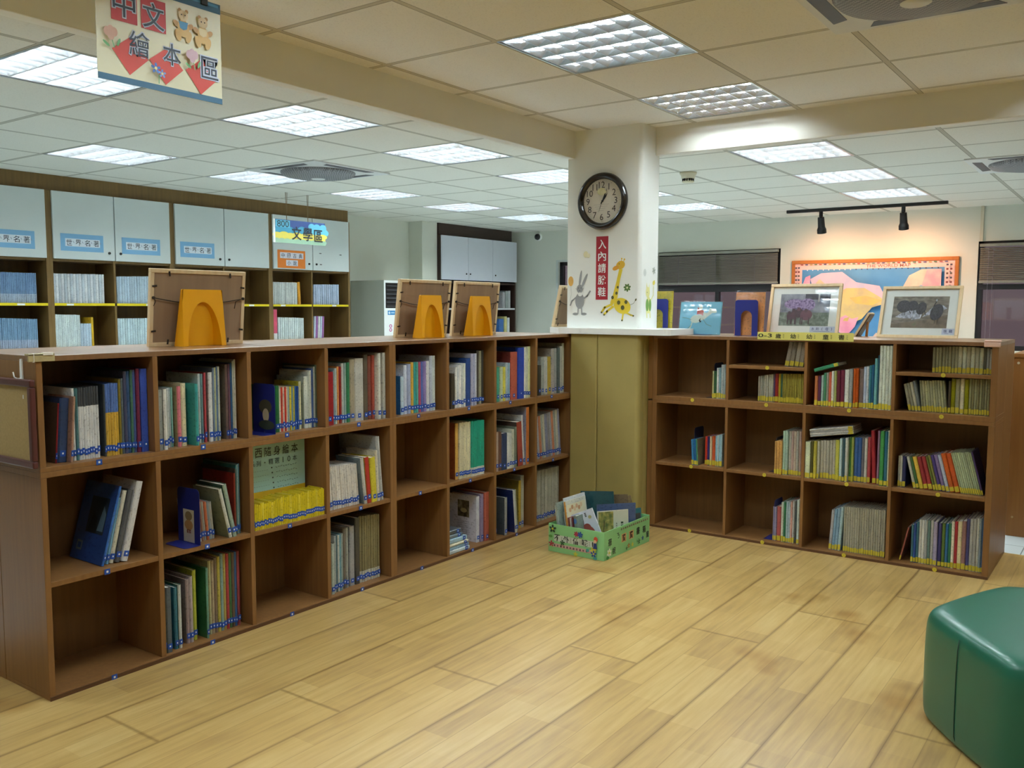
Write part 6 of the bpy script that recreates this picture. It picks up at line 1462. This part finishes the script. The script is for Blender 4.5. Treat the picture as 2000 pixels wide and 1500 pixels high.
# ------------------------------------------------------------------ green pouf
def pouf():
    L = Vector((-.541, 2.985)); s = .452; H = .362
    a0 = math.atan2(-.345, .265); pts = []
    # hexagon from the near left corner, going round
    p = L.copy(); ang = math.atan2(-.34, .268)
    for k in range(6):
        pts.append(p.copy()); p = p+Vector((math.cos(ang), math.sin(ang)))*s; ang += PI/3
    c = sum(pts, Vector((0, 0)))/6
    t = thing('hexagonal_pouf', 'dark green leatherette hexagonal pouf on the floor in front', 'pouf', (c.x, c.y, 0))
    q = [v-c for v in pts]
    def ring(f, z, dn=0): return [(v.x*f, v.y*f, z) for v in q]
    # subdivided sides so that they puff out a little
    N = 10; prof = []
    def outline(f, r):
        out = []
        for k in range(6):
            A, B = q[k], q[(k+1) % 6]; P0 = q[k-1]
            for i in range(N):
                u = i/N; p = A.lerp(B, u); b = math.sin(PI*u)
                n = ((A+B)/2).normalized(); cr = min(u, 1-u)*s
                rr = max(0, r-cr)/r if r else 0
                p = p*f + n*(.010*b) - p.normalized()*(r*.16*rr*rr)
                out.append(p)
        return out
    lev = [(.950, .0), (.985, .010), (1.0, .035), (1.004, .10), (1.004, .22), (1.0, .305), (.985, .335), (.955, .353), (.90, .361), (.80, .365), (.5, .368), (.2, .369)]
    vs = []; fs = []
    for f, z in lev:
        for p in outline(f, .05): vs.append((p.x, p.y, z))
    M_ = 6*N
    for k in range(len(lev)-1):
        for i in range(M_): fs.append((k*M_+i, k*M_+(i+1) % M_, (k+1)*M_+(i+1) % M_, (k+1)*M_+i))
    o = MB().add(vs, fs+[tuple(range(M_-1, -1, -1)), tuple(range((len(lev)-1)*M_, len(lev)*M_))], M_GREEN, None, True).build('cushion_body', t)
    sm = o.modifiers.new('soft', 'SUBSURF'); sm.levels = 1; sm.render_levels = 2
    # stitched seams down the middle of each side and round the rim
    sd = MB(); dk = flat('12382f', .6)
    for k in range(6):
        A, B = q[k], q[(k+1) % 6]; n = ((A+B)/2).normalized(); m_ = (A+B)/2+n*.0112
        sd.tube([(m_.x*f, m_.y*f, z) for f, z in ((.975, .012), (1.0, .04), (1.004, .12), (1.004, .22), (1.0, .300), (.990, .332))], .0013, dk, 6)
    sd.build('side_seam', t)
pouf()

# ------------------------------------------------------------------ hanging signs
def banner():
    X, y0, y1, z0, z1 = -2.45, 1.408, 1.822, 1.937, 2.245
    t = thing('hanging_banner', 'cream laminated banner with red squares and big black characters, hung by the beam', 'banner', (X, y0, z0)); W, H = y1-y0, z1-z0
    cr = mat('cream_laminate', 'e9e6cc', .25, var=.03, scale=5)
    MB().box(-.002, 0, 0, W, 0, H, cr).build('sheet', t)
    mb = MB(); a = Art(mb, (.0005, 0, 0), (0, 1, 0), (0, 0, 1)); rd = flat('c8484c'); rd2 = flat('d05048'); ink = flat('1e2838'); hw = flat('ccd6ea'); bl = flat('3f6a86'); b2 = flat('5a9ac4')
    a.rect(0, W, 0, .018, bl); a.rect(0, W, H-.030, H, bl); a.rect(W*.5, W*.98, H-.012, H-.004, b2)
    a.rect(.045, .126, .173, .262, rd); a.rect(.138, .219, .171, .262, rd)
    for x, y, s in ((.100, .085, 0), (.216, .080, 0), (.338, .075, 0)): a.poly([(x-.056, y+.006), (x+.004, y+.052), (x+.058, y-.003), (x-.003, y-.058)], rd2)
    for ch, x, y, s in (('中', .085, .223, .074), ('文', .178, .213, .074), ('繪', .130, .121, .070), ('本', .236, .115, .064), ('區', .368, .103, .066)):
        a.text(ch, x, y, s*1.10, hw, w=s*.94*1.10, bold=.04); a.text(ch, x, y, s, ink, w=s*.94, bold=.004)
    tan = flat('e0bc80'); bw = flat('c8a070')
    for bx, by, cl in ((.277, .208, b2), (.345, .203, flat('e8d8b0'))):       # two little bears
        for dx, dy in ((-.018, -.028), (.018, -.028)): a.ell(bx+dx, by+dy, .010, .018, tan, .3 if dx < 0 else -.3)
        for dx in (-.024, .024): a.ell(bx+dx, by+.004, .012, .008, bw, -.6 if dx < 0 else .6)
        a.ell(bx, by-.006, .020, .026, tan); a.poly([(bx-.016, by+.014), (bx+.016, by+.014), (bx+.012, by-.006), (bx, by-.011), (bx-.012, by-.006)], cl)
        for dx in (-.012, .012): a.ell(bx+dx, by+.046, .006, .006, bw)
        a.ell(bx, by+.032, .017, .016, flat('e8d4b0')); a.ell(bx-.006, by+.034, .002, .002, ink); a.ell(bx+.006, by+.034, .002, .002, ink)
    for fx, fy, c in ((.038, .128, flat('e0b8a8')), (.302, .122, flat('d8b8c4'))):
        a.line([(fx, fy), (fx+.010, fy-.035)], .003, flat('6fae78')); a.ell(fx-.014, fy-.028, .012, .004, flat('6fae78'), -.6); a.ell(fx+.024, fy-.018, .012, .004, flat('6fae78'), 1.2)
        for dx, dy in ((-.011, .006), (.011, .008), (0, .012), (0, -.004)): a.ell(fx+dx, fy+dy, .010, .013, c)
    a.flower(.176, .062, .016, flat('5a82d0'), flat('e8e0a0'), 5); a.flower(.196, .050, .013, flat('7aa0e0'), flat('e8e0a0'), 5); a.line([(.185, .045), (.184, .02)], .003, flat('7fb88a'))
    mb.build('lettering', t)
    for y in (.06, W-.06):
        MB().box(-.006, .006, y-.012, y+.012, H-.016, H+.008, M_BLACK).build('clip', t, bevel=.002)
        MB().cyl((0, y, H+.006), (0, y, ZN-z0-.0005), .0012, M_STRING, n=6).build('string', t)
banner()
def literature_sign():
    X, y0, y1, z0, z1 = -6.0, 4.935, 5.510, 1.835, 2.030
    t = thing('hanging_sign', 'painted sign reading 800 hung on strings before the wall cupboards', 'sign', (X, y0, z0)); W, H = y1-y0, z1-z0
    MB().box(-.012, 0, 0, W, 0, H, flat('dfe6e2')).build('board', t, bevel=.002)
    mb = MB(); a = Art(mb, (.0004, 0, 0), (0, 1, 0), (0, 0, 1)); ink = flat('1c2430'); bl = flat('3f5a9c'); cy = flat('4fa8cc'); cl = flat('6cc4e0'); ye = flat('ecdc64'); gr = flat('9cc0a4')
    a.rect(0, W, 0, H, bl); a.rect(0, W, 0, H*.52, cy)
    for k in range(9): a.ell(.05+.065*k, H*(.52+.05*((k*5) % 3)), .045, .028, cl if k > 4 else cy)
    for x in (.42, .48, .55): a.ell(x, H*.78, .04, .03, cl)
    a.rect(0, W, 0, H*.34, ye)
    for k in range(8): a.ell(.04+.072*k, H*(.34+.04*((k*3) % 2)), .05, .022, ye)
    a.rect(0, W, 0, H*.12, gr)
    for k in range(10): a.ell(.03+.058*k, H*.12, .035, .016, gr)
    a.rect(.02, .175, H*.66, H*.97, cl); a.text('800', .10, H*.815, .054, ink, w=.125, bold=.004)
    for ch, x, y, s in (('文', .247, H*.45, .115), ('學', .372, H*.44, .115), ('區', .492, H*.41, .105)): a.text(ch, x, y, s, ink, w=s*.92, bold=.012)
    a.rect(-.004, .016, 0, H, flat('f0f2f0')); mb.build('lettering', t)
    for y in (.15, .385):
        for q, dx in ((-.008, -.01), (.008, .012)): MB().tube([(-.006, y, H), (-.006, y+q*.3, H+.06), (-.006, y+q, ZO-z0)], .0022, M_STRING, 6).build('string', t)
literature_sign()
def brown_cabinet():
    t = thing('low_cabinet', 'plain orange-brown low cabinet at the picture edge beyond the short bookcase', 'cabinet', (-.62, 5.722, 0))
    M2 = wood_mat('orange_brown_laminate', '8a5a2c', '9c6a36', rough=.45)
    MB().box(0, .9, 0, .45, 0, 1.02, M2).build('body', t, bevel=.002); MB().box(-.004, .91, -.006, .46, 1.02, 1.043, M2).build('top_panel', t, bevel=.002)
    MB().cyl((.024, 0, .99), (.024, -.004, .99), .007, flat('d8c8a8'), n=12).cyl((.03, 0, .11), (.03, -.003, .11), .006, flat('b8986a'), n=12).build('screw_cap', t)
brown_cabinet()
